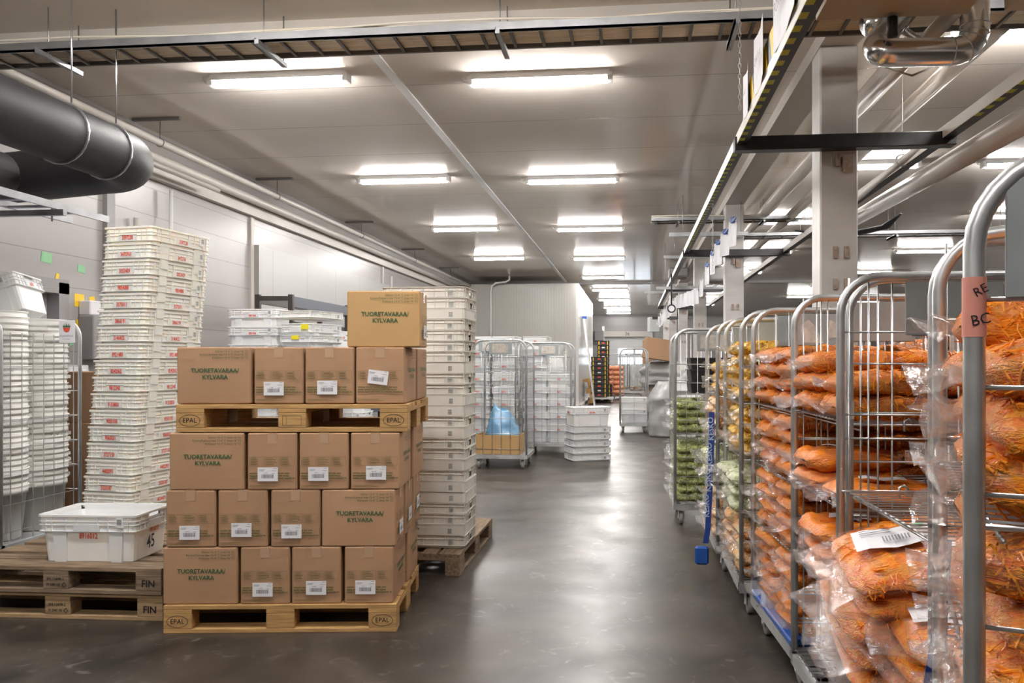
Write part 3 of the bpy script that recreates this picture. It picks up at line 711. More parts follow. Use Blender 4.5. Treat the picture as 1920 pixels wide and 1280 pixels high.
for r, (z, nm, cs) in enumerate(rows):
    z = zl[r]; voff = .03 if r == 3 else .012
    sc = 363 if r < 3 else 359
    for c, (a, b_, big) in enumerate(cs):
        u = ((a + b_) / 2 - 312) / sc
        if r == 3: u -= .014
        dep = CW if big else CL
        lab = (0, 0, 0)
        if (r, c) == (3, 3): lab = (-.01, .055, -.12)
        elif not big: lab = (R.uniform(-.03, .01) * (-1 if 0 else 1), R.uniform(-.006, .008), 0)
        carton(u, voff + dep / 2 + .004, z, BIG if big else SM, desc[(r, c)], lab=lab)
    # the cartons seen along the aisle side, and those behind
    ue = ((cs[3][0] + cs[3][1]) / 2 - 312) / sc + (-.014 if r == 3 else 0)
    if r == 1:
        uu = (cs[3][1] - 312) / sc - CL / 2
        for q in (1, 2):
            carton(uu + .006 * q, voff + CW * (q + .5) + .008 * q, z, BIG, 'carton on the aisle side, second layer, %s behind the wide-faced corner one' % NTH[q - 1], lab=(0, .02 * q, 0))
        for q in range(3): carton((cs[q][0] + cs[q][1]) / 2 / sc - 312 / sc, voff + CL * 1.5 + .01, z, SM, 'carton in the back row of the second layer', 'hidden cartons of the second layer')
    else:
        carton(ue + (.012 if r < 3 else .008), voff + CL * 1.5 + .01, z, SM, 'carton on the aisle side behind the corner carton, %s' % nm)
        for q in (1, 2):
            carton((cs[q][0] + cs[q][1]) / 2 / sc - 312 / sc, voff + CL * 1.5 + .01, z, SM, 'carton in the back row, %s' % nm, 'hidden cartons, %s' % nm)
            carton((cs[0][0] + cs[0][1]) / 2 / sc - 312 / sc, voff + CW * (q + .5) + .01 * q, z, BIG, 'carton behind the wide-faced one, %s' % nm, 'hidden side cartons, %s' % nm)
top = carton(ux(716, 359) + .0, .05 + CW / 2, zl[3] + .2965, BIG, 'single yellowish carton with green print set on top of all the others')
for c in top.children:
    if c.name.startswith('carton_body'):
        c.data = c.data.copy(); c.data.materials[0] = M_['card2']
kill(CP)
# torn flap and scuffs
o = MB().add([(-.03, -.13, .0), (.035, -.135, .005), (.03, -.145, .045), (.005, -.15, .02)], [(0, 1, 2), (0, 2, 3)])

# ---------------------------------------------------------------- plastic crates
def rrect(hx, hy, z, r=.022, mid=0):
    P = []
    for sx, sy, a0 in ((1, -1, -PI / 2), (1, 1, 0), (-1, 1, PI / 2), (-1, -1, PI)):
        for k in range(3):
            a = a0 + k * PI / 4
            P.append((sx * (hx - r) + r * math.cos(a), sy * (hy - r) + r * math.sin(a), z))
        if sx == 1 and sy == -1 and mid: P += [(hx, -mid, z), (hx, mid, z)]
        if sx == -1 and sy == 1 and mid: P += [(-hx, mid, z), (-hx, -mid, z)]
    return P
_cm = {}
def crate(kind, label, loc, rz, num=None, grp=None, tiltm=None, m=None, hand=None):
    """kind: deep (red numbers), low (ribbed, shallow), flat (smooth, shallow)"""
    t = thing('plastic_crate', label, 'crate', loc, rz, grp)
    if tiltm: t.matrix_world = tiltm
    mm = m or {'deep': 'crate', 'low': 'crate_g', 'flat': 'crate_g', 'white': 'crate_w', 'wlow': 'crate_w'}[kind]
    key = (kind, mm)
    if key not in _cm:
        b = MB()
        if kind in ('deep', 'white'):
            pr = [(.25, .155, 0), (.252, .157, .004), (.266, .169, .170), (.284, .187, .171), (.284, .187, .176), (.279, .181, .178), (.279, .181, .203), (.285, .187, .2065), (.285, .187, .210), (.279, .181, .2105), (.279, .181, .226), (.285, .187, .2265), (.285, .187, .230), (.279, .181, .2305), (.279, .181, .252), (.287, .189, .253), (.287, .189, .265),
                  (.274, .176, .265), (.272, .174, .252), (.271, .173, .2305), (.262, .165, .18), (.246, .151, .007)]
            b.loft([rrect(x, y, z, .025, .055) for x, y, z in pr], True, True, skip=lambda i, j: (i in (13, 18) and j in (3, 8)))
            for s in (-1, 1):
                for x in (-.235, -.2, -.12, -.06, .06, .12, .2, .235): b.box(x - .002, x + .002, s * .184 - .004, s * .184 + .004, .174, .254)
                for y in (-.14, -.1, -.065, .065, .1, .14): b.box(s * .281 - .004, s * .281 + .004, y - .002, y + .002, .174, .254)
                b.box(-.075, .075, s * .185 - .004, s * .185 + .004, .172, .212).box(s * .281 - .004, s * .281 + .006, -.062, .062, .172, .214)
                for x in (-.16, .16): b.loft([[(x - .03, s * .172, 0), (x + .03, s * .172, 0), (x + .03, s * .15, 0), (x - .03, s * .15, 0)], [(x - .04, s * .180, .183), (x + .04, s * .180, .183), (x + .04, s * .16, .183), (x - .04, s * .16, .183)]], True, True)
            b.box(.171, .209, -.193, -.180, .196, .250)
        else:
            H = .0885
            pr = [(.272, .176, 0), (.274, .178, .004), (.277, .181, .017), (.289, .193, .018), (.289, .193, .021), (.281, .185, .022), (.281, .185, .060), (.287, .191, .061), (.287, .191, .063), (.281, .185, .064), (.281, .185, .083), (.291, .195, .084), (.291, .195, H), (.277, .181, H), (.275, .179, .064), (.275, .179, .045), (.266, .170, .006)]
            if kind == 'flat': pr = pr[:3] + [(.289, .193, .018), (.289, .193, .030), (.289, .193, .060), (.289, .193, .075), (.289, .193, .080), (.289, .193, .083), (.289, .193, .0835), (.289, .193, .0837), (.291, .195, .084)] + pr[12:]
            b.loft([rrect(x, y, z, .022, .05) for x, y, z in pr], True, True, skip=(lambda i, j: (i in (8, 9, 13, 14) if 0 else i in (5, 14)) and j in (3, 8)) if kind != 'flat' else None)
            if kind != 'flat':
                for s in (-1, 1):
                    for x in (-.28, -.24, -.225, -.15, -.075, 0, .075, .15, .17, .215, .235, .28): b.box(x - .0015, x + .0015, s * .186 - .005, s * .186 + .006, .018, .085)
                    for y in (-.17, -.12, -.06, .06, .12, .17): b.box(s * .282 - .005, s * .282 + .007, y - .0015, y + .0015, .018, .085)
                    b.box(-.15, -.0, s * .189 - .003, s * .189 + .003, .018, .04)
            else:
                b.box(-.12, -.02, -.1955, -.1925, .052, .066, k=1)
        for s, sd in ((1, '-y'),):
            pass
        o = b.build('crate_shell', [M_[mm], M_['plate']], t)
        q = MB()
        z0 = .200 if kind in ('deep', 'white') else .026
        zz2 = [(.012, .004), (.018, .009), (.0285, .004), (.034, .009)] if kind in ('deep', 'white') else [(.004, .005), (.011, .008), (.021, .005), (.028, .009)]
        yy = -.1936 if kind in ('deep', 'white') else -.1942
        for v, h in zz2:
            q.add([(.176, yy, z0 + v), (.202, yy, z0 + v), (.202, yy, z0 + v + h), (.176, yy, z0 + v + h)], [(0, 1, 2, 3)])
            xx = .2925 if kind in ('deep', 'white') else .2905
            q.add([(xx, .115, z0 + v), (xx, .138, z0 + v), (xx, .138, z0 + v + h), (xx, .115, z0 + v + h)], [(0, 1, 2, 3)])
        p = q.build('scan_mark', M_['plate'] if kind == 'deep' else M_['plate'], t)
        _cm[key] = (o, p)
    else:
        for o in _cm[key]:
            c = o.copy(); COL.objects.link(c); c.parent = t
    if num:
        q = MB()
        if hand: q.text(num, .042, face('-y', 0, -.1715, .145), sx=.72, bold=.03).text(num, .036, face('+x', .269, .02, .150), sx=.72, bold=.03)
        else: q.text(num, .036, face('-y', 0, -.1898, .193), sx=.66, bold=.03).text(num, .036, face('-x', -.2878, 0, .193), sx=.66, bold=.03).text(num, .036, face('+x', .2878, 0, .193), sx=.66, bold=.03)
        q.text(num, .036, face('+y', 0, .1898, .193), sx=.66, bold=.03)
        q.build('red_number', M_['red'], t)
    if hand:
        q = MB(); q.text(hand, .105, face('+x', .2705, -.02, .085), sx=.8, bold=.01); q.build('marker_writing', M_['black'], t)
    return t
# two stamped pallets on the left with the lone crate
lx, ly = at(305, 4.27)
LR = math.radians(1.5)
def ll(u, v, z=0): return (lx + u * math.cos(LR) - v * math.sin(LR), ly + u * math.sin(LR) + v * math.cos(LR), z)
pallet('worn wooden pallet stamped FIN on the floor under another stamped pallet', ll(-.6, .4, 0), LR, 'wood_mid', ('plain', 'EN', 'FIN'))
pallet('greyish worn pallet stamped FIN directly under the lone white crate', ll(-.6, .385, .1445), LR, 'wood_old', ('plain', 'EN', 'FIN'))
x, y = at(165, 4.36)
crate('white', 'lone deep white crate with red number 8916012 and handwritten 45 on the stamped pallets', (x - .028, y + .2, .2895), math.radians(3), '8916012', hand='45')
# tall nested ivory stack
pallet('worn pallet on the floor hidden under the tall ivory crate stack', ll(-.25, 1.23, 0), LR, 'wood_mid', None)
pallet('second worn pallet carrying the tall nested ivory crate stack', ll(-.25, 1.23, .1445), LR, 'wood_old', None)
nums = ['3597230', '3472761', '3053439', '9854080', '3575011', '3866191', '3146432', '8921480', '8242062', '9812340', '9133850', '9050100', '9060031', '3727150', '4482093', '5520187', '6034471']
x0, y0 = at(226, 5.12)
for i in range(17):
    k = 16 - i; z = .29 + k * .1073
    lean = k / 16
    lab = 'ivory crate, %s of the tall nested stack with red numbers behind the cartons' % down(i)
    px, py = x0 - .04 + .155 * lean, y0 + .24
    o = crate('deep', lab, (px, py, z), PI / 2 - .13, nums[i], 'nested ivory crates behind the cartons')
# middle stack
pallet('dirty grey pallet under the tall stack of ventilated crates by the aisle', (-1.52, 5.65 + .02, 0), PI / 2, 'wood_old', None)
mx_, my_ = at(795, 5.32); my_ += .2
pat = 'llf lll lfl lffl fl lfl ffl lfl ll'.replace(' ', '')
for i in range(24):
    k = 23 - i; kind = 'low' if pat[i % len(pat)] == 'l' else 'flat'
    crate(kind, '%s cream crate, %s of the tall even stack beside the aisle' % ('ribbed' if kind == 'low' else 'smooth-sided', down(i)), (-1.405 + R.uniform(-.004, .004), my_ + R.uniform(-.004, .004), .1455 + k * .0728), R.uniform(-.01, .01), None, 'even stack of shallow crates by the aisle')
# crates behind the cartons
def stack_at(px, py_top, d, kinds, label, grp, rz=0, nums=None, pitch=.205, base=0, yel=False):
    x, y = at(px, d)
    top = EYE + (CY - py_top) / FP * d
    n = len(kinds)
    for i, kd in enumerate(kinds):
        H = .265 if kd in ('deep', 'white') else .0885
        zt = top - sum({'w': .19, 'd': .19, 'l': .12}[q] for q in [('w' if kk == 'white' else 'd' if kk == 'deep' else 'l') for kk in kinds[:i]])
        crate(kd, '%s, %s' % (label, down(i)), (x, y, zt - H), rz + R.uniform(-.015, .015), (nums[i] if nums else None), grp)
for (px, pt, d, n, rz, lab) in ((488, 581, 8.6, 8, .02, 'deep white crate in the stack before the dark shelving'), (648, 622, 9.2, 7, .1, 'deep white crate in the low stack behind the raised carton')):
    x, y = at(px, d); top = EYE + (CY - pt) / FP * d
    n = round((top - .265) / .195) + 1; pit_ = (top - .266) / (n - 1)
    for i in range(n):
        z = top - .265 - i * pit_
        crate('white', '%s, %s' % (lab, down(i)), (x, y, z), rz, '3801066', lab)
    pbase = z
x, y = at(575, 8.3); top = EYE + (CY - 583) / FP * 8.3
nn_ = round((top - .27) / .125); nn_ += (nn_ % 2 == 0); pit_ = (top - .2705) / nn_
for i in range(nn_ + 1):
    z = top - .09 - i * pit_ if i % 2 == 0 else top - .09 - i * pit_
    o = crate('white' if i % 2 else 'wlow', 'white crate with yellow stickers before the dark shelving, %s' % down(i), (x, y + .15, z - (.18 if i % 2 else 0)), PI / 2 - .25, None, 'stickered white crates before the shelving')
    if i in (1, 2, 3, 4):
        q = MB(); q.box(-.2955, -.294, -.17 if i % 2 else -.05, -.08 if i % 2 else .04, .045 if i % 2 == 0 else .2, .085 if i % 2 == 0 else .25); q.build('yellow_sticker', M_['yel'], o)
# dark shelving
t = thing('storage_rack', 'dark steel storage rack against the panelled wall behind the white crates', 'shelving')
p0 = at(484, 9.6); p1 = at(546, 9.6)
ztop = EYE + (676 - 552) / FP * 9.6
def post_at(p, z): return MB().bbox(p[0] - .03, p[0] + .03, p[1] - .03, p[1] + .03, 0, z, .004)
p2, p3 = (p1[0], p1[1] + 1.9), (p1[0], p1[1] + 3.4)
q2, q3 = (p0[0], p0[1] + 1.9), (p0[0], p0[1] + 3.4)
for p in (p0, p1, p2, p3, q2, q3): post_at(p, ztop).build('upright', M_['shelf_dk'], t)
def beam_between(a, b, z, h, m):
    v = Vector((b[0] - a[0], b[1] - a[1], 0)); L = v.length; bb = MB(); bb.m = Matrix.Translation((a[0], a[1], z)) @ rot(math.atan2(v.y, v.x)); bb.box(0, L, -.02, .02, -h, 0); return bb.build('rack_beam', M_[m], t)
for z in (ztop - .02, ztop - .75, ztop - 1.5):
    beam_between(p0, p1, z, .055, 'shelf_dk'); beam_between(p1, p2, z, .13, 'shelf_bl'); beam_between(p2, p3, z, .13, 'shelf_bl'); beam_between(q2, p2, z, .05, 'shelf_dk'); beam_between(p3, q3, z, .05, 'shelf_dk')
    beam_between(p0, q2, z, .09, 'shelf_dk'); beam_between(q2, q3, z, .09, 'shelf_dk')
for z in (ztop - .75, ztop - 1.5): MB().box(p0[0] + .03, p1[0] - .03, p0[1], p3[1], z - .03, z - .005).build('shelf_board', M_['wood_mid'], t)
bb = MB(); bb.rod((p0[0], p0[1], ztop - .15), (p1[0], p1[1], ztop - .5), .015, 4); bb.build('brace', M_['shelf_dk'], t)

# floor stack in the aisle
x, y = at(1100, 11.05); y += .2; x += .0
for i in range(6):
    k = 5 - i
    if i == 0: crate('white', 'deep white crate with a red number, topmost of the low stack on the aisle floor', (x, y, 5 * .098), .42, '3801066', 'low crate stack on the aisle floor')
    else: crate('wlow', 'shallow white crate, %s of the low stack on the aisle floor' % down(i), (x, y, k * .098), .42, None, 'low crate stack on the aisle floor')

# ---------------------------------------------------------------- roll cages
def cage(label, loc, rz, L=.8, W=.7, H=1.69, shelves=(), deck='wire', back=True, plates=(1, 1), r=.0135, vs=.095, hs=.16, front=False, far=True, near=True, cat='roll cage', grp=None, rails=None, wires=None, upto=None):
    """local x: depth away from the aisle (0..W), local y: along the aisle (0..L)"""
    t = thing('roll_cage', label, cat, loc, rz, grp); wr = .0031
    b = MB()
    for y in (.02, L - .02): b.box(0, W, y - .015, y + .015, .135, .185)
    for x in (.015, W - .015): b.box(x - .015, x + .015, 0, L, .135, .185)
    if deck == 'steel': b.box(.02, W - .02, .02, L - .02, .175, .187)
    b.build('base_frame', M_['steel'], t)
    if deck == 'blue':
        MB().bbox(.0, W, .02, L - .02, .187, .215, .006).build('deck_tray', M_['blue'], t)
    elif deck == 'wire':
        b = MB(); k = .03
        while k < L: b.rod((.01, k, .195), (W, k, .195), .0035, 4); k += .055
        k = .02
        while k < W: b.rod((k, .01, .19), (k, L - .01, .19), .0045, 4); k += .10
        b.build('deck_grid', M_['wire'], t)
    for (x, y) in ((.07, .09), (.07, L - .09), (W - .07, .09), (W - .07, L - .09)):
        c = MB(); c.box(x - .035, x + .035, y - .035, y + .035, .120, .136).box(x - .026, x - .020, y - .03, y + .03, .05, .122).box(x + .020, x + .026, y - .03, y + .03, .05, .122).rod((x - .03, y, .055), (x + .03, y, .055), .008, 6)
        o = c.build('caster', M_['steel'], t)
        wb = MB(); wb.loft([[(xx, y + rr_ * math.cos(q), .055 + rr_ * math.sin(q)) for q in [2 * PI * j / 18 for j in range(18)]] for xx, rr_ in ((x - .016, .03), (x - .016, .050), (x - .012, .0545), (x + .012, .0545), (x + .016, .050), (x + .016, .03))], True, True, True)
        wb.build('wheel', M_['wheel'], o)
    def side(y, plate, side_sign):
        b = MB(); R0 = .12; pts = [(.014, y, .14)]
        pts += [(.014 + R0 - R0 * math.cos(a), y, H - .014 - R0 + R0 * math.sin(a)) for a in [PI / 2 * q / 7 for q in range(8)]]
        pts += [(W - .014 - R0 + R0 * math.sin(a), y, H - .014 - R0 + R0 * math.cos(a)) for a in [PI / 2 * q / 7 for q in range(8)]]
        pts += [(W - .014, y, .14)]
        b.tube(pts, r, 10, flat=1.0)
        o = b.build('side_panel', M_['steel'], t)
        b = MB(); x = .014 + vs
        xs = wires if wires else [x + k * vs for k in range(int((W - .03 - vs * .5) / vs))]
        for xx in xs: b.rod((xx, y, .19), (xx, y, H - .02), wr, 5)
        z = .26
        zs = rails if rails else [z + k * hs for k in range(int((H - .2 - z) / hs) + 1)]
        for z in zs: b.rod((.014, y, z), (W - .014, y, z), wr * 1.1, 5)
        b.build('mesh_wires', M_['wire'], o)
        if plate:
            b = MB(); yy = y - .006; b.bbox(W * (.07 if plate == 3 and W < .71 and L < .76 else .30), W * .72, yy - .003, yy + .003, H - .20, H - .035, .002, k=0)
            if plate == 2:
                f = face('-y', W * .51, yy - .0045, H - .115); b.text('K', .10, f, k=1, bold=-.0)
            if plate == 3:
                f = face('-y', W * .51, yy - .0045, H - .115); b.m = f
                b.add([(-.11, -.06, 0), (.10, -.06, 0), (.10, .055, 0), (-.11, .055, 0)], [(0, 1, 2, 3)], k=1)
            if plate == 4:
                b.m = face('-y', W * .51, yy - .0045, H - .115); b.add([(-.09, -.07, 0), (.02, -.075, 0), (-.03, .02, 0), (-.06, .05, 0), (-.1, .02, 0)], [(0, 1, 2, 3, 4)], k=1); b.add([(.04, -.05, 0), (.1, -.04, 0), (.09, .03, 0), (.05, .05, 0)], [(0, 1, 2, 3)], k=1)
            b.build('name_plate', [M_['plate'], M_['sticker'] if plate != 2 else M_['steel']], o)
    if near: side(.014, plates[0], -1)
    if far: side(L - .014, plates[1], 1)
    if back:
        b = MB(); k = .1
        while k < L: b.rod((W - .016, k, .19), (W - .016, k, H - .12), wr, 4); k += .1
        for z in [.26 + q * hs for q in range(int((H - .4) / hs) + 1)]: b.rod((W - .016, .014, z), (W - .016, L - .014, z), wr, 4)
        b.build('back_mesh', M_['wire'], t)
    if front:
        b = MB(); k = .09
        while k < L: b.rod((.016, k, .19), (.016, k, H - .12), wr, 4); k += .09
        for z in [.26 + q * hs for q in range(int((H - .4) / hs) + 1)]: b.rod((.016, .014, z), (.016, L - .014, z), wr, 4)
        b.build('front_mesh', M_['wire'], t)
    for z in shelves:
        b = MB(); b.rod((.03, .03, z), (.03, L - .03, z), .0045, 5).rod((.05, .03, z - .018), (.05, L - .03, z - .018), .0035, 5).rod((W - .03, .03, z), (W - .03, L - .03, z), .0045, 5)
        k = .05
        while k < L - .03: b.rod((.02, k, z + .004), (W - .02, k, z + .004), .0028, 4); k += .042
        for x in (.2, .36, .52): b.rod((x, .03, z - .002), (x, L - .03, z - .002), .0035, 4)
        for yy in (.03, L - .03): b.rod((.014, yy, z), (W - .014, yy, z), .0045, 5)
        for yy in (.022, L - .022): b.tube([(.19, yy, z - .012), (.19, yy - .008, z - .02), (.19, yy, z + .012), (.205, yy, z + .02), (.22, yy, z + .006)], .004, 5)
        b.build('wire_shelf', M_['wire'], t)
    return t

# ---------------------------------------------------------------- bags of cut vegetables
def nz(p, s): return noise.noise(Vector(p) * s)
def bag_meshes(seed, L=.37, W=.34, H=.075, lobes=2, flap=.09, amp=.017, kind='shred'):
    """filling (lumpy) and film loft along local x; flap at -x"""
    off = Vector((seed * 7.3, seed * 3.1, seed * 1.7))
    def section(x, hw, hh, n, zc, a, s):
        P = []
        for j in range(n):
            q = 2 * PI * j / n; c, si = math.cos(q), math.sin(q)
            y = hw * math.copysign(abs(c) ** .62, c)
            lob = 1 - .36 * abs(math.cos(PI * lobes * (y / hw + 1) / 2)) ** 6 if lobes > 1 else 1
            z = zc + hh * math.copysign(abs(si) ** .62, si) * lob
            d = nz((x * 1.0 + off.x, y + off.y, z * 1.5 + off.z), s) * a + nz((x + off.y, y + off.x, z + off.z), s * 3) * a * .45
            P.append((x, y + c * d * 1.6, z + si * d))
        return P
    n = 28; loops = []
    N = 20
    for i in range(N + 1):
        u = i / N; x = -L / 2 + L * u
        e = (1 - abs(2 * u - 1) ** 4.5) ** .5 if 0 < u < 1 else .0
        e = max(e, .12)
        loops.append(section(x, W / 2 * (.80 + .16 * e) * (1 if e > .2 else .8), H / 2 * e, n, H / 2, amp, 16))
    fill = (loops,)
    fl = []
    xs = [-L / 2 - flap, -L / 2 - flap * .7, -L / 2 - flap * .35, -L / 2 - .008] + [-L / 2 + L * k / 8 for k in range(9)] + [L / 2 + .015, L / 2 + .05]
    for i, x in enumerate(xs):
        if x < -L / 2: e = .03 + .3 * max(0, 1 - (-L / 2 - x) / flap) ** 2; bend = .020 * ((-L / 2 - x) / flap) * math.sin(seed * 2.1) ; ww = 1.0
        elif x > L / 2: e = .05; bend = 0; ww = 1
        else:
            u = (x + L / 2) / L; e = max(.35, (1 - abs(2 * u - 1) ** 4) ** .5) * 1.07; bend = 0; ww = 1.0
        sec = section(x, W / 2 * ww, H / 2 * e, 24, H / 2 + bend, .008 if -L / 2 < x < L / 2 else .003, 22)
        if x < -L / 2 + .005:
            k = (-L / 2 - x) / flap
            sec = [(a, b_ * (1 - .10 * k * (seed % 3)), c + .022 * k * math.sin(b_ * 24 + seed * 1.9) + .010 * k * math.sin(b_ * 61 + seed)) for a, b_, c in sec]
            sec = [(a + .025 * math.sin(b_ * 17 + seed * 3) * k, b_, c) for a, b_, c in sec]
        fl.append(sec)
    return loops, fl
_bags = {}
def bag(seed, label, loc, rz=0, veg='orange', grp=None, size=(.36, .34, .075), lobes=2, pitch=0, roll=0, sticker=0, flap=.09):
    key = (seed, size, lobes, veg, flap)
    t = thing('vegetable_bag', label, 'bag', loc, rz, grp)
    t.rotation_euler = (roll, pitch, rz)
    fm = {'orange': 'film', 'stick': 'film', 'pale_o': 'film', 'gold': 'film'}.get(veg, 'filmg')
    if key not in _bags:
        lo, fl = bag_meshes(seed, *size, lobes=lobes, flap=flap)
        nm = {'orange': 'grated_carrot', 'stick': 'carrot_sticks', 'pale_o': 'mixed_shreds', 'gold': 'yellow_slices', 'veg': 'green_shreds', 'vegw': 'cabbage_shreds'}[veg]
        A = MB().loft(lo, True, True, True)
        rs = random.Random(seed * 31 + 5); big = veg in ('gold', 'stick')
        for q in range(0 if veg == 'stick' else 520):
            i = rs.randrange(1, len(lo) - 2); j = rs.randrange(28); p, p1, p2 = Vector(lo[i][j]), Vector(lo[i + 1][j]), Vector(lo[i][(j + 1) % 28])
            e1 = (p1 - p).normalized(); nn = e1.cross((p2 - p).normalized())
            if nn.length < .1: continue
            nn.normalize(); cc = Vector((0, 0, size[2] / 2)); cc.x = p.x
            if nn.dot(p - cc) < 0: nn = -nn
            e2 = nn.cross(e1); g = rs.uniform(0, 2 * PI); dr = e1 * math.cos(g) + e2 * math.sin(g); sd_ = nn.cross(dr)
            l = rs.uniform(.012, .028); r_ = .0017 if not big else .004; bw = rs.uniform(-.008, .008)
            p = p + (p1 - p) * rs.random() + (p2 - p) * rs.random()
            A.tube([p - dr * l - nn * .003, p + sd_ * bw + nn * rs.uniform(.0005, .0025), p + dr * l - nn * .003], r_, 4, cap=False, k=rs.choice((0, 1)))
        a = A.build(nm, [M_[veg], M_['orange2'] if veg in ('orange', 'stick') else M_['veg2'] if veg in ('veg', 'vegw') else M_[veg]], t)
        B = MB(); B.loft(fl[:4], True, False, True, k=1); B.loft(fl[3:], False, True, True)
        b = B.build('clear_film', [M_[fm], M_['flap']], t)
        if veg == 'stick' :
            rr = random.Random(seed); q = MB()
            for k in range(46):
                x, y = rr.uniform(-.14, .13), rr.uniform(-.13, .13); g = rr.uniform(-.5, .5); q.m = tr(x, y, size[2] * (.93 - 1.5 * (abs(x) / .2) ** 3) - .004) @ rot(g) @ rot(rr.uniform(-.1, .1), 'Y')
                l = rr.uniform(.03, .055); q.box(-l, l, -.006, .006, -.006, .006)
            q.m = I4; a2 = q.build('carrot_stick_pieces', M_['stick'], a)
        _bags[key] = (a, b)
    else:
        for o in _bags[key]:
            c = o.copy(); COL.objects.link(c); c.parent = t
            for g in o.children:
                e = g.copy(); COL.objects.link(e); e.parent = c
    if sticker:
        q = MB(); q.m = tr(-.02 * sticker, .02 * (sticker - 2), size[2] * 1.09 + .006) @ rot(.2 * sticker - .5) @ Matrix.Diagonal((1 + .35 * (sticker - 1), 1 + .5 * (sticker - 1), 1, 1))
        n = 6; vs = [(-.075 + .15 * i / n, -.05 + .1 * j, .004 * math.sin(i * 1.5) - .004 * j) for j in range(2) for i in range(n + 1)]
        q.add(vs, [(i, i + 1, i + 8, i + 7) for i in range(n)], k=0)
        for s_ in range(9): u = -.02 + s_ * .006; q.add([(u, -.03, .0052), (u + .003, -.03, .0052), (u + .003, -.005, .0052), (u, -.005, .0052)], [(0, 1, 2, 3)], k=1)
        for s_ in range(3): q.add([(-.06, .012 + s_ * .01, .0052), (.0, .012 + s_ * .01, .0052), (.0, .015 + s_ * .01, .0052), (-.06, .015 + s_ * .01, .0052)], [(0, 1, 2, 3)], k=1)
        q.add([(.055 + .013 * math.cos(a), .03 + .010 * math.sin(a), .0056) for a in [2 * PI * k / 10 for k in range(10)]], [tuple(range(10))], k=2)
        q.build('product_label', [M_['paper'], M_['grey_ink'], M_['green']], t)
    return t
def fill_shelf(C, rz, z0, cols, n, what, where, L=.8, W=.7, th=.070, veg='orange', size=(.36, .35, .083), second=False, out=-.015, lobes=2, stick=(), flap=.055, pit=.0):
    """piles of bags on one level of a cage; C is the cage origin"""
    k = 0
    for c in range(cols):
        for i in range(n if isinstance(n, int) else n[c]):
            y = L * (c + .5) / cols; x = size[0] / 2 - out + R.uniform(-.012, .012)
            lx, ly_ = x, y + R.uniform(-.008, .008)
            wx = C[0] + lx * math.cos(rz) - ly_ * math.sin(rz); wy = C[1] + lx * math.sin(rz) + ly_ * math.cos(rz)
            nn = n if isinstance(n, int) else n[c]
            pos = ('near', 'far', 'farthest')[c] if cols > 1 else 'single'
            bag(1 + (i + c * 2 + int(z0 * 10)) % 5, '%s, %s, %s pile, %s' % (what, down(nn - 1 - i), pos, where), (wx, wy, z0 + i * th), rz + R.uniform(-.07, .07), veg, '%s on %s' % (what, where), size, lobes, pit, R.uniform(-.03, .03), 1 if (c, i) in stick else 0, flap)
            if second and (c == 0 or second == 2):
                lx2 = x + size[0] * .80
                wx = C[0] + lx2 * math.cos(rz) - ly_ * math.sin(rz); wy = C[1] + lx2 * math.sin(rz) + ly_ * math.cos(rz)
                bag(1 + (i + 3) % 5, '%s, %s, %s inner pile, %s' % (what, down(nn - 1 - i), pos, where), (wx, wy, z0 + i * th), rz + PI + R.uniform(-.05, .05), veg, 'inner %s on %s' % (what, where), (.30,) + size[1:], lobes, 0, 0, 0, .05)
# --- front row. y of a post from depth: use at()
def origin(px, d_near):
    return at(px, d_near)
c4 = at(1484, 3.36); c4 = (c4[0], c4[1]); a4 = math.radians(4)
C4 = (c4[0], c4[1], 0)
cage('roll cage with a blue plastic deck, packed with grated carrot on every shelf', C4, a4, shelves=(.57, .875, 1.185), deck='blue', plates=(1, 4), rails=[.31, .43, .59, .75, .92, 1.08, 1.24, 1.38], wires=[.13, .20, .40, .62])
W4 = 'the cage with the blue deck'
fill_shelf(C4, a4, .216, 2, 5, 'bag of grated carrot', 'deck of blue-deck cage', second=True, th=.067)
fill_shelf(C4, a4, .58, 2, 4, 'bag of grated carrot', 'low shelf, blue-deck cage', second=True, stick=((0, 3),))
fill_shelf(C4, a4, .885, 2, 4, 'bag of grated carrot', 'middle shelf, blue-deck cage', second=True)
fill_shelf(C4, a4, 1.195, 2, 4, 'bag of grated carrot', 'upper shelf, blue-deck cage', second=True, th=.066)
c3 = at(1587, 2.57); C3 = (c3[0], c3[1], 0); a3 = math.radians(2)
cage('roll cage with an empty wire deck and embossed plate, next to the blue-deck cage', C3, a3, L=.77, shelves=(.57, .90, 1.20), plates=(2, 1), rails=[.31, .43, .59, .75, .92, 1.08, 1.24, 1.40], wires=[.05, .105, .15, .29, .36, .55])
fill_shelf(C3, a3, .58, 1, (3,), 'bag of carrot sticks', 'low shelf, empty-deck cage', L=.95, veg='stick', out=-.0, stick=((0, 2), (0, 1)), second=True)
fill_shelf(C3, a3, .91, 2, (1, 2), 'bag of carrot sticks', 'middle shelf, empty-deck cage', L=.77, veg='stick', out=-.0, stick=((0, 0), (1, 1)))
fill_shelf(C3, a3, 1.21, 2, (2, 3), 'bag of grated carrot', 'upper shelf, empty-deck cage', L=.77, second=2, out=.0, size=(.36, .34, .085), th=.076, lobes=1)
c2 = at(1744, 1.74); C2 = (c2[0], c2[1], 0); a2 = math.radians(1)
cage('roll cage with one empty middle shelf and blue strap, second from the viewer', C2, a2, L=.77, shelves=(.56, 1.0), plates=(0, 1), rails=[.31, .59, .82, 1.0, 1.165, 1.24, 1.50], wires=[.04, .10, .33])
fill_shelf(C2, a2, .21, 2, 4, 'bag of grated carrot', 'deck of blue-strap cage', L=.77, th=.07, out=-.22)
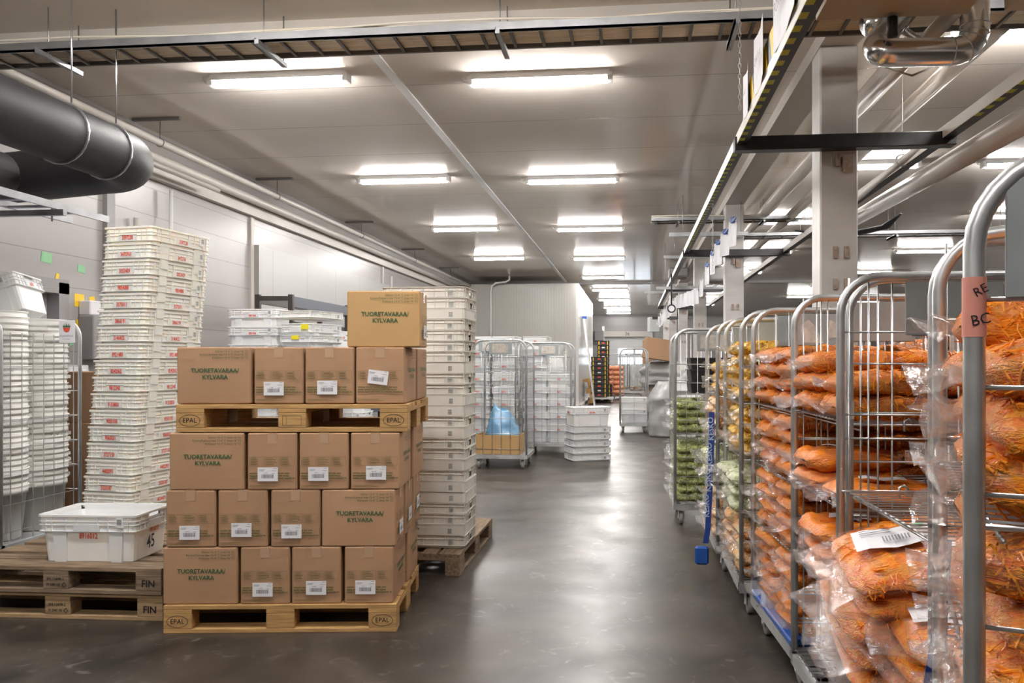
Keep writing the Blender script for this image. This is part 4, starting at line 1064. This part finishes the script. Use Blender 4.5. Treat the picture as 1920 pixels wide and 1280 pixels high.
for i in range(5):
    bag(1 + i % 5, 'bag of grated carrot, %s in the slumped pile by the blue strap' % down(4 - i), (C2[0] + .13 - .016 * (i % 3), C2[1] + .50 - i * .018, .575 + i * .068), R.uniform(-.12, .12), 'orange', 'slumped carrot bags by the blue strap', (.38, .42, .085), 2, -.24, .12, 2 if i in (1, 4) else 0, .07)
for i in range(3): bag(2 + i, 'bag of carrot sticks behind the blue strap, %s' % down(2 - i), (C2[0] + .17, C2[1] + .17, .575 + i * .07), .1 - .1 * i, 'orange', 'carrot bags behind the blue strap', (.36, .30, .08), 1, -.1, 0, 2 if i == 2 else 0, .055)
# strap with lettering
t = thing('ratchet_strap', 'blue lettered strap hanging down the post of the second cage', 'strap', (C2[0] - .02, C2[1] - .02, 0))
b = MB(); zs = [1.02, .86, .72, .6, .45, .2]; xs_ = [.03, .022, .0, -.012, -.03, -.055]
for i in range(5): b.add([(xs_[i] - .0, -.002, zs[i]), (xs_[i] + .028, -.002, zs[i]), (xs_[i + 1] + .028, -.002, zs[i + 1]), (xs_[i + 1], -.002, zs[i + 1]), (xs_[i], 0, zs[i]), (xs_[i] + .028, 0, zs[i]), (xs_[i + 1] + .028, 0, zs[i + 1]), (xs_[i + 1], 0, zs[i + 1])], [(0, 3, 2, 1), (4, 5, 6, 7), (0, 4, 7, 3), (1, 2, 6, 5)])
b.build('webbing', M_['strap'], t)
b = MB(); b.text('KESKO', .034, face('-y', .040, -.003, .93) @ rot(PI / 2), bold=.02).text('KESKO', .034, face('-y', -.008, -.003, .49) @ rot(PI / 2 + .12), bold=.02); b.build('lettering', M_['strapw'], t)
C1 = (*at(1806, 1.03), 0); f1 = at(1746, 1.70); a1 = -math.atan2(f1[0] - C1[0], f1[1] - C1[1])
c1l = math.hypot(f1[0] - C1[0], f1[1] - C1[1]) - .01
cage('roll cage nearest the viewer with salmon tape on its post', C1, a1, L=c1l, shelves=(.62, .92, 1.19), plates=(3, 0), r=.0135, rails=[.31, .49, .63, .83, 1.062, 1.235, 1.375, 1.49], wires=[.33, .5])
for z, n, w_ in ((.63, (3, 3), 'low shelf, nearest cage'), (.93, (3, 3), 'middle shelf, nearest cage'), (1.20, (3, 4), 'upper shelf, nearest cage'), (.21, (4, 4), 'deck, nearest cage')):
    fill_shelf(C1, a1, z, 2, n, 'bag of grated carrot', w_, L=c1l, veg='orange', size=(.34, .31, .088), lobes=1, th=.078, out=-.03, second=True, flap=.06, pit=-.03, stick=((0, 2),) if z < 1 else ())
# salmon tape patch on nearest post
t = thing('tape_note', 'torn salmon tape with marker letters stuck on the nearest cage post', 'tape', (C1[0] + .014 * math.cos(a1) - .014 * math.sin(a1), C1[1] + .014 * math.sin(a1) + .014 * math.cos(a1), 1.441), 0)
b = MB(); b.tube([(0, 0, .078), (0, 0, .04), (0, 0, .01), (0, 0, .0)], .0146, 14, cap=False); b.build('tape_strip', M_['pink'], t)
b = MB(); b.text('BC', .020, face('-y', .002, -.0152, .022) @ rot(.2)).text('RE', .017, face('-y', .002, -.0152, .060) @ rot(.5)); b.build('marker_letters', M_['black'], t)
b = MB(); b.bbox(.0, .06, -.016, -.0145, -.0, .04)
# worn stickers on posts
for (C, z, s_) in ((C2, 1.20, 1), (C2, .95, 2), (C3, 1.22, 3), (C3, .74, 4), (C4, 1.28, 5)):
    b = MB(); b.loft([[(.0143 * math.cos(q), .0143 * math.sin(q), zz_) for q in [-2.6 + 2.0 * j / 6 for j in range(7)] + [-.5 - 2.0 * j / 6 for j in range(7)]] for zz_ in (0, .02, .06)])
    single('worn_sticker', b, M_['sticker'], 'torn beige sticker remnant on a cage post, %s' % ['', 'upper one beside the nearest cage', 'lower one beside the nearest cage', 'upper one on the empty-deck cage', 'lower one on the empty-deck cage', 'on the blue-deck cage'][s_], 'sticker', (C[0] + .014, C[1] + .014, z))
# --- farther front-row cages
c5 = at(1386, 4.33); C5 = (*c5, 0)
cage('roll cage with bags of yellow slices above and shredded cabbage below', C5, 0, L=.78, shelves=(.55, .86, 1.17), plates=(1, 1))
fill_shelf(C5, 0, 1.18, 2, 5, 'bag of yellow slices', 'top shelf, yellow-bag cage', veg='gold', second=True, th=.064, out=-.03)
fill_shelf(C5, 0, .87, 2, 4, 'bag of yellow slices', 'middle shelf, yellow-bag cage', veg='gold', th=.066, out=-.03)
fill_shelf(C5, 0, .56, 2, 3, 'bag of shredded cabbage', 'low shelf, yellow-bag cage', veg='vegw', out=.03)
fill_shelf(C5, 0, .20, 2, 4, 'bag of mixed carrot shreds', 'deck, yellow-bag cage', veg='pale_o', out=-.0)
c6 = at(1342, 5.22); C6 = (*c6, 0)
cage('roll cage with yellow bags on top, between the green-bag cage and the yellow-bag cage', C6, 0, L=.78, shelves=(.55, .86, 1.17), plates=(0, 1))
fill_shelf(C6, 0, 1.18, 2, 3, 'bag of yellow slices', 'top shelf, mixed-bag cage', veg='gold', out=-.03)
fill_shelf(C6, 0, .87, 2, 4, 'bag of mixed carrot shreds', 'middle shelf, mixed-bag cage', veg='pale_o', out=-.0)
fill_shelf(C6, 0, .56, 2, 3, 'bag of pale cabbage', 'low shelf, mixed-bag cage', veg='vegw', out=.03)
fill_shelf(C6, 0, .20, 2, 4, 'bag of mixed carrot shreds', 'deck, mixed-bag cage', veg='pale_o', out=-.0)
c7 = at(1263, 6.75); C7 = (*c7, 0)
cage('farthest front roll cage with bags of green shreds and black crates', C7, 0, L=.8, W=.66, shelves=(.78, 1.12), plates=(3, 0), front=True)
fill_shelf(C7, 0, .20, 2, 7, 'bag of green shreds', 'deck, green-bag cage', veg='veg', second=True, th=.068, out=-.02, size=(.34, .34, .075))
fill_shelf(C7, 0, .79, 2, 4, 'bag of green shreds', 'middle shelf, green-bag cage', veg='veg', second=True, th=.066, out=-.02, size=(.34, .34, .072))
for i in range(3):
    b = MB(); b.loft([rrect(.26, .17, 0, .02), rrect(.27, .18, .085, .02), rrect(.285, .19, .088, .02), rrect(.285, .19, .10, .02), rrect(.26, .17, .10, .02), rrect(.25, .16, .01, .02)], True, True)
    single('black_crate', b, M_['pl_blk'], 'shallow black plastic crate inside the green-bag cage, %s of three' % down(2 - i), 'crate', (C7[0] + .33, C7[1] + .36, 1.13 + i * .103), PI / 2, 'black crates in the green-bag cage')
# lettered strap before the green-bag cage
sx_, sy_ = at(1331, 5.25 )
t = thing('lettered_strap', 'long blue lettered strap hanging between the mixed cage and the green-bag cage', 'strap', (sx_, sy_ - .02, 0))
b = MB(); b.loft([[(x - .018, -.002, z), (x + .018, -.002, z), (x + .018, .002, z), (x - .018, .002, z)] for x, z in ((.01, 1.07), (.01, .9), (0, .6), (-.015, .3), (-.03, .2))], True, True); b.build('webbing', M_['strap'], t)
b = MB(); [b.text('KESKO', .05, face('-y', .006 - .01 * k, -.004, .96 - .17 * k) @ rot(PI / 2 + .03), bold=.02) for k in range(4)]; b.build('lettering', M_['strapw'], t)
b = MB(); b.bbox(-.10, -.01, -.02, .02, .06, .18, .012); b.build('hook_cover', M_['blue'], t)
# second row behind: cages with carrot bags near the ceiling level of the front row
for i, (x, y, lab) in enumerate(((1.62, 4.35, 'roll cage in the row behind, with carrot bags on its top shelf'), (1.62, 3.45, 'roll cage in the row behind, directly beyond the blue-deck cage'), (1.62, 2.55, 'roll cage in the row behind, beyond the empty-deck cage'), (2.5, 5.4, 'farther roll cage beyond the back row'))):
    cage(lab, (x, y, 0), 0, shelves=(.6, 1.0, 1.45), plates=(4, 1), rails=[.31, .6, .92, 1.24, 1.4])
    fill_shelf((x, y, 0), 0, 1.455, 2, (2, 1), 'bag of grated carrot', 'top shelf, %s' % ('first back-row cage', 'second back-row cage', 'third back-row cage', 'outermost cage')[i], out=-.0)
    fill_shelf((x, y, 0), 0, 1.01, 2, 3, 'bag of grated carrot', 'middle shelf, %s' % ('first back-row cage', 'second back-row cage', 'third back-row cage', 'outermost cage')[i], out=-.0)
# ---------------------------------------------------------------- left cage with buckets
x, y = at(152, 5.95)
lcx, lcy = x, y - .78
LC = cage('tall roll cage full of nested white buckets beside the stamped pallets', (lcx - .92, lcy + .02, 0), math.radians(0), L=.78, W=.92, H=1.72, plates=(0, 0), back=True, hs=.185, vs=.15, deck='steel', front=False)
t = thing('cage_sign', 'white name sign with a red and green crown emblem on the bucket cage', 'sign', (at(115, 5.1)[0], lcy + .025, 1.60))
MB().bbox(-.055, .055, -.003, .003, -.075, .075, .002).build('sign_plate', M_['paper'], t)
b = MB(); f = face('-y', 0, -.005, .025)
b.m = f
b.add([(-.026, .0, 0), (.026, .0, 0), (.018, -.022, 0), (0, -.03, 0), (-.018, -.022, 0)], [(0, 1, 2, 3, 4)][::-1], k=0)
for k in range(5):
    a = (k - 2) * .45; b.add([(-.006 + .010 * (k - 2), .003, 0), (.006 + .010 * (k - 2), .003, 0), (math.sin(a) * .03, .003 + math.cos(a) * .03, 0)], [(0, 1, 2)], k=1)
b.m = I4; b.text('KasvisHovi', .021, face('-y', 0, -.0045, -.028), k=2).text('OMA TUKKU', .009, face('-y', 0, -.0045, -.05), k=2)
b.build('emblem', [M_['red'], M_['ink'], M_['grey_ink']], t)
def bucket(label, loc, rz, grp, s=1.0):
    key = 'bucket%.2f' % s
    t = thing('plastic_bucket', label, 'bucket', loc, rz, grp)
    if key not in _cm:
        b = MB(); r0, r1, h = .125 * s, .155 * s, .30 * s
        b.lathe([(0.001, 0), (r0, 0), (r0 + .002, .003), (r1 - .004, h - .055), (r1 + .006, h - .055), (r1 + .004, h - .02), (r1 - .002, h - .018), (r1 + .012, h - .006), (r1 + .012, h), (r1 - .003, h), (r0 - .003, .005), (.001, .005)], 26)
        a = b.build('bucket_wall', M_['bucket'], t)
        b = MB(); b.box(-.045 * s, .045 * s, -r1 - .022, -r1 + .004, h - .045, h - .022); b.box(-.045 * s, .045 * s, r1 - .004, r1 + .022, h - .045, h - .022)
        c = b.build('handle_lug', M_['bucket'], t); _cm[key] = (a, c)
    else:
        for o in _cm[key]:
            c = o.copy(); COL.objects.link(c); c.parent = t
    return t
bx0, by0 = lcx - .92, lcy + .02
for (ux_, uy_, n, p, s, nm) in ((.70, .20, 32, .0385, 1.22, 'front stack nearest the cage post'), (.24, .20, 30, .043, 1.22, 'front stack farther from the cage post'), (.70, .59, 31, .0385, 1.22, 'rear stack nearest the cage post')):
    for i in range(n):
        k = n - 1 - i
        bucket('nested white bucket, %s of the %s' % (down(i), nm), (bx0 + ux_ + R.uniform(-.006, .006), by0 + uy_, .19 + k * p), R.uniform(-.9, .9), 'white buckets, %s' % nm, s)
z = 1.70
M = Matrix.Translation((at(-22, 5.5)[0], at(8, 5.5)[1] + .1, 1.67)) @ rot(math.radians(-22), 'Y') @ rot(.2)
crate('white', 'white crate tipped on top of the nested buckets before the doorway', (0, 0, 0), 0, '6670', tiltm=M)
# things behind the bucket cage: cartons
single('cardboard_box', MB().bbox(-.2, .2, -.15, .15, 0, .35, .006).box(-.2, .2, -.152, -.15, .17, .176), M_['card'], 'brown cardboard box on the floor behind the bucket cage', 'box', (*at(150, 6.6), .0), .1)
single('cardboard_box', MB().bbox(-.16, .16, -.13, .13, 0, .42, .006), M_['card'], 'tall brown cardboard box behind the tall ivory crates and the bucket cage', 'box', (*at(162, 6.6), .90), .1)
single('cardboard_box', MB().bbox(-.22, .22, -.15, .15, 0, .55, .006), M_['card'], 'large brown carton under the taller box behind the bucket cage', 'box', (*at(160, 6.6), .35), .06)
b = MB(); b.loft([rrect(.16, .14, 0, .03), rrect(.17, .15, .2, .04), rrect(.16, .14, .42, .05)], True, True, True)
single('cardboard_box', MB().bbox(-.18, .18, -.15, .15, 0, .95, .008), M_['card'], 'tall carton carrying the clear-wrapped parcel behind the bucket cage', 'box', (*at(118, 6.9), 0))
single('wrapped_parcel', b, M_['wrap'], 'parcel in clear wrap behind the mesh of the bucket cage', 'parcel', (*at(118, 6.9), .95))
t = thing('paper_towel_dispenser', 'grey dispenser box on the wall beyond the doorway', 'dispenser', (WX, 7.12, 1.42))
MB().bbox(.0, .16, -.17, .13, 0, .42, .01).build('dispenser_body', M_['frame_g'], t); MB().bbox(.0, .12, -.16, .12, .42, .56, .01).build('paper_stack', M_['paper'], t)
for i, (yy, z_, m, w_, h_, lab) in enumerate(((6.55 + .0, 2.33, 'green', .13, .09, 'pale green tape scrap above the doorway'), (7.0, 2.28, 'green', .10, .07, 'pale green tape scrap beyond the doorway, highest'), (6.85, 1.62, 'green', .05, .14, 'slanted green tape scrap beside the dispenser'), (6.97, 1.98, 'yellow', .13, .12, 'larger yellow tape scrap beside the doorway'), (7.15, 1.98, 'yellow', .08, .10, 'smaller yellow tape scrap at the wall corner'), (6.98, 1.76, 'yellow', .10, .08, 'yellow tape scrap above the dispenser'), (6.68, 2.16, 'yellow', .04, .09, 'faded yellow tape sliver above the door frame'), (5.6, 2.3, 'yellow', .09, .04, 'faint yellow tape sliver over the tipped crate'))):
    b = MB(); b.m = rot(R.uniform(-.3, .3), 'X'); b.box(0, .002, -w_ / 2, w_ / 2, -h_ / 2, h_ / 2)
    single('tape_scrap', b, M_[m], lab, 'tape', (WX + .001, yy, z_), 0, 'tape scraps on the wall')
# ---------------------------------------------------------------- cages with crates in the middle distance
def mid_cage(px_left, d, rz, label, W=.72, L=.8, **kw):
    x, y = at(px_left, d)
    return (x, y), cage(label, (x, y, 0), rz, L=L, W=W, **kw)
(mx1, my1), _ = mid_cage(886, 10.3, 0, 'half-empty roll cage holding a cardboard tray and blue bag', W=.72, back=True, plates=(3, 0), deck='steel', vs=.12, hs=.2)
t = thing('cardboard_tray', 'open yellowish cardboard box on the deck of the half-empty cage', 'box', (mx1 + .33, my1 + .22, .19))
b = MB(); h = .25
for s in (-1, 1): b.box(-.29, .29, s * .19 - .004, s * .19 + .004, 0, h).box(s * .29 - .004, s * .29 + .004, -.19, .19, 0, h)
b.box(-.29, .29, -.19, .19, 0, .006); b.build('box_walls', M_['card2'], t)
b = MB(); rr = random.Random(5); loops = []
for i in range(12):
    u = i / 11; loops.append([((.235 - .12 * u ** 1.5) * (1 + .25 * nz((math.cos(a) * 2, math.sin(a) * 2, u * 4), 1.5)) * math.cos(a) + .03, (.16 - .09 * u ** 2) * (1 + .25 * nz((math.cos(a) * 2, math.sin(a) * 2, u * 3 + 9), 1.5)) * math.sin(a), .10 + .40 * u + .03 * math.sin(a * 3 + u * 4) - .06 * math.cos(a) * u) for a in [2 * PI * k / 26 for k in range(26)]])
b.loft(loops, True, True, True)
single('plastic_bag', b, M_['bluebag'], 'crumpled translucent blue plastic bag in the cardboard tray', 'bag', (mx1 + .34, my1 + .22, .26))
(mx2, my2), _ = mid_cage(868, 11.7, 0, 'roll cage filled with tall white crates behind the blue bag', W=.80, L=.8, back=True, plates=(3, 0), deck='steel', vs=.13, hs=.2, H=1.75)
for i in range(8):
    k = 7 - i
    for (dx, c_) in ((.20, 'nearer the even stack'), (.60, 'nearer the aisle')):
        crate('white', 'white crate behind the blue bag, column %s, %s' % (c_, down(i)), (mx2 + dx, my2 + .36, .19 + k * .188), PI / 2, '380%d16' % (i + 1), 'white crates in the cage behind the blue bag')
(mx3, my3), _ = mid_cage(984, 11.75, .0, 'roll cage of white crates beside the cold room', W=.70, L=.8, back=True, plates=(3, 3), deck='steel', vs=.12, hs=.2, front=True)
for i in range(5):
    crate('white', 'white crate beside the cold room, shorter caged column, %s' % down(i), (mx3 + .50, my3 + .34, .19 + (4 - i) * .188), PI / 2, '38%d0' % (i + 1), 'front crates beside the cold room')
for i in range(8):
    crate('white', 'white crate beside the cold room, taller caged column, %s' % down(i), (mx3 + .15, my3 + .34, .19 + (7 - i) * .188), PI / 2, '38%d1' % (i + 1), 'tall column of crates beside the cold room')
x, y = at(1040, 13.6)
for i in range(6): crate('white', 'white crate of the free stack behind the crate cages, %s' % down(i), (x, y, .0 + (5 - i) * .26), PI / 2, None, 'free stack behind the crate cages')

# ---------------------------------------------------------------- far end
# ladder leaning on the cold room
x, y = at(1106, 24.5)
t = thing('stepladder', 'aluminium ladder leaning against the cold room side', 'ladder', (-1.35, 24.6, 0))
b = MB(); A = [(.22, 0, 0), (-.17, 1.0, 2.7)]
for dy in (0, .42): b.rod((.18, dy, 0), (-.16, dy, 2.75), .03, 4)
for k in range(9): u = (k + .7) / 9.6; b.rod((.18 - .34 * u, 0, 2.75 * u), (.18 - .34 * u, .42, 2.75 * u), .014, 5)
b.build('ladder_frame', M_['alu'], t)
MB().bbox(-.2, -.06, -.04, .06, 2.72, 2.80).build('end_cap', M_['blue'], t)
P = pallet('pale wooden pallet standing on edge against the cold room beside the ladder', (-1.30, 25.9, .62), 0, 'wood', None)
P.rotation_euler = (0, PI / 2 - .22, 0); P.rotation_euler = (math.radians(80), 0, PI / 2 - .0); P.location = (-1.48, 25.9, .42)
# black crate towers
def tower(px, d, py_top, n, wd, lab, grp, mats_='pl_blk', h=.15, base=.18, dp=.4):
    x, y = at(px, d)
    for i in range(n):
        k = n - 1 - i
        b = MB(); b.loft([rrect(wd / 2 * .95, dp / 2, 0, .02), rrect(wd / 2, dp / 2, h * .7, .02), rrect(wd / 2, dp / 2 + .01, h * .98, .02), rrect(wd / 2 * .9, dp / 2 - .02, h * .98, .02), rrect(wd / 2 * .88, dp / 2 - .03, .02, .02)], True, True, k=0)
        b.box(-.05, .05, -dp / 2 - .006, -dp / 2, h * .35, h * .65, k=1)
        for s in (-1, 1): b.box(s * wd * .36 - .015, s * wd * .36 + .015, -dp / 2 - .006, -dp / 2, h * .1, h * .9, k=2 if lab.startswith('black') else 0)
        single('produce_crate', b, [M_[mats_], M_['crate_w'] if i % 2 else M_['red'], M_['yellow']], '%s, %s' % (lab, down(i)), 'crate', (x, y, base + k * h), 0, grp)
tower(1124, 26.5, 0, 9, .55, 'black produce crate in the shorter tower by the ladder', 'shorter black crate tower', base=.19)
tower(1129, 27.3, 0, 4, .7, 'black and red produce crate on the trolley by the ladder', 'crates on the trolley', base=.0)
tower(1131.5, 28.2, 0, 13, .42, 'black produce crate in the taller tower by the ladder', 'taller black crate tower', base=.0, h=.163)
x, y = at(1126, 26.2)
cage('low trolley under the black crate towers by the ladder', (x - .42, y - .1, 0), 0, L=.9, W=.85, H=.3, plates=(0, 0), back=False, near=False, far=False, deck='steel', cat='trolley')
x, y = at(1149, 29.5)
pallet('pallet under the orange net sacks near the loading door', (x, y, 0), PI / 2, 'wood_old', None)
for i in range(6):
    for s in (-1, 1):
        b = MB(); lo = []
        for q in range(9):
            u = q / 8; e = max(.25, (1 - abs(2 * u - 1) ** 3) ** .5); lo.append([(-.22 + .44 * u, .26 * e * math.cos(a) * .9, .11 + .105 * e * math.sin(a)) for a in [2 * PI * k / 14 for k in range(14)]])
        b.loft(lo, True, True, True)
        single('net_sack', b, M_['net'], 'orange net sack near the loading door, %s on the %s side' % (down(5 - i), 'aisle' if s > 0 else 'crate tower'), 'sack', (x + s * .19, y - .25, .145 + i * .175), R.uniform(-.15, .15), 'orange net sacks near the loading door')
# empty roll cage in the aisle with crates on the deck
x, y = at(1162, 15.4)
EC = cage('nearly empty roll cage standing across the aisle with two white crates on its deck', (x, y, 0), .03, L=.75, W=.56, H=1.66, plates=(0, 0), back=False, vs=.28, hs=1.2, deck='steel', rails=[.75], wires=[.28])
for i in range(2): crate('white', 'white crate on the deck of the nearly empty cage, %s' % ('upper' if i else 'lower'), (x + .29, y + .32, .19 + i * .23), .0, None, 'crates on the nearly empty cage')
b = MB().tube([(0, 0, .5), (.05, 0, .42), (.07, 0, .3), (.06, 0, .12)], .02, 8)
single('black_hose', b, M_['black'], 'black curved strap hanging at the side of the nearly empty cage', 'strap', (x + .55, y - .05, .18))
for i, (px, d) in enumerate(((1140, 33), (1166, 31), (1176, 35))):
    x, y = at(px, d)
    cage('empty roll cage parked before the loading door, %s from the orange sacks' % NTH[i], (x, y, 0), .1 * i, L=.8, W=.9, plates=(0, 0), vs=.3, hs=.5)
x, y = at(1192, 34); pallet('pallet lying on the floor before the loading door', (x, y, 0), 0, 'wood_old', None); pallet('upper pallet lying before the loading door', (x, y, .145), .05, 'wood_mid', None)
# wrapped pallets and boxes on the right
def lump(name, x, y, wx, wy, z0, z1, m, label, cat, amp=.12, seed=0):
    b = MB(); lo = []
    for i in range(31):
        u = i / 30; e = (1 - .35 * max(0, u - .7) / .3) if u > .7 else 1
        lo.append([(wx / 2 * e * math.copysign(abs(math.cos(a)) ** .5, math.cos(a)) * (1 + amp * .5 * nz((math.cos(a) * 1.5 + seed, math.sin(a) * 1.5, u * 3), 1.4) + .05 * nz((math.cos(a) * 4 + seed, math.sin(a) * 4, u * 9), 2.5)), wy / 2 * e * math.copysign(abs(math.sin(a)) ** .5, math.sin(a)) * (1 + amp * nz((math.cos(a) * 1.5, math.sin(a) * 1.5 + seed, u * 3), 1.4)), z0 + (z1 - z0) * u + .04 * nz((math.cos(a) * 3, math.sin(a) * 3, seed + u), 1)) for a in [2 * PI * k / 36 for k in range(64)]])
    b.loft(lo, True, True, True)
    return single(name, b, m, label, cat, (x, y, 0))
x, y = at(1243, 14.6); x += .12
L1 = lump('wrapped_load', x + .12, y + .5, .95, 1.2, .0, .98, mat('foam_white', (.80, .80, .78), .6, var=.1), 'bulging load in clear wrap nearest the green-bag cage', 'wrapped load', .14, 3)
L2 = lump('wrap_skin', 0, 0, 1.0, 1.26, .01, 1.0, M_['wrap'], 'clear wrap skin round the bulging load nearest the green-bag cage', 'wrap', .14, 3)
L2.parent = L1
for k_ in ('label', 'category'): del L2[k_]
x, y = at(1236, 17.2)
lump('wrapped_load', x + .2, y + .5, 1.2, 1.2, .9, 1.38, mat('foam_grey', (.72, .71, .70), .6, var=.15), 'rounded pale bale behind the bulging load', 'wrapped load', .2, 5)
lump('wrapped_load', x + .2, y + .5, 1.15, 1.1, .0, .92, mat('foam_tan', (.62, .52, .44), .6, var=.25), 'lower wrapped pallet load behind the bulging load', 'wrapped load', .1, 6)
def tilt_box(px, py, d, s, e, label):
    p = at3(px, py, d); b = MB(); b.bbox(-s[0] / 2, s[0] / 2, -s[1] / 2, s[1] / 2, -s[2] / 2, s[2] / 2, .008)
    o = single('cardboard_box', b, M_['card'], label, 'box', tuple(p)); o.rotation_euler = e; return o
tilt_box(1235, 655, 17.2, (.62, .6, .45), (0, .14, .12), 'large brown cardboard box tilted on top of the pale bale')
tilt_box(1214, 660, 18.5, (.22, .5, .55), (0, 0, 0), 'narrow upright cardboard box beside the tilted box')
# things on the far wall
x, y = at(1120, 41); single('wall_heater', MB().bbox(-.24, .24, -.2, .2, -.55, .0, .02), M_['frame_g'], 'dark grille heater box mounted beside the loading door', 'heater', (x, 43.25, 3.05))
x = at(1225, 40)[0]; single('wall_unit', MB().bbox(-.25, .25, -.25, .25, 0, .75, .03), M_['crate_w'], 'white tilted unit under the ceiling beside the loading door', 'unit', (x, 40.0, 2.85), .3)
# overhead clutter near far pillars
for i, (px, py, d) in enumerate(((1310, 440, 12.0), (1300, 482, 15.5), (1285, 540, 17), (1262, 548, 22))):
    a, b_ = at3(px - 55, py, d), at3(px + 90, py - 2, d)
    single('support_channel', MB().box(a.x, b_.x, a.y - .03, a.y + .03, a.z - .03, a.z + .03).rod((a.x + .2, a.y, a.z), (a.x + .2, a.y, CZ), .006).rod((b_.x - .1, a.y, a.z), (b_.x - .1, a.y, CZ), .006), M_['tray'], 'grey steel channel crossing under the ceiling, %s counting away from the viewer' % NTH[i], 'steel channel', group='grey steel channels')
single('motor_housing', MB().bbox(0, .5, 0, .7, 0, .25, .04).tube([(.25, -.1, .3), (.25, .8, .3)], .06, 10), M_['frame_g'], 'grey motor housing hanging beyond the third pillar', 'motor', (.95, 20.5, 3.56))
b = MB().lathe([(.001, 0), (.11, 0), (.13, .02), (.001, .02)], 20); b2 = MB(); b2.tube([(0, 0, 3.16), (0, 0, 2.57)], .015, 6); b2.tube([(.07 * math.cos(q), 0, 2.5 + .07 * math.sin(q)) for q in [2 * PI * k / 16 for k in range(16)]], .014, 6, True)
single('ring_hanger', b2, M_['pl_blk'], 'black ring hanging from the rail above the farthest cage', 'ring', (*at(1259, 15), -.1))
kill  # prototypes already placed
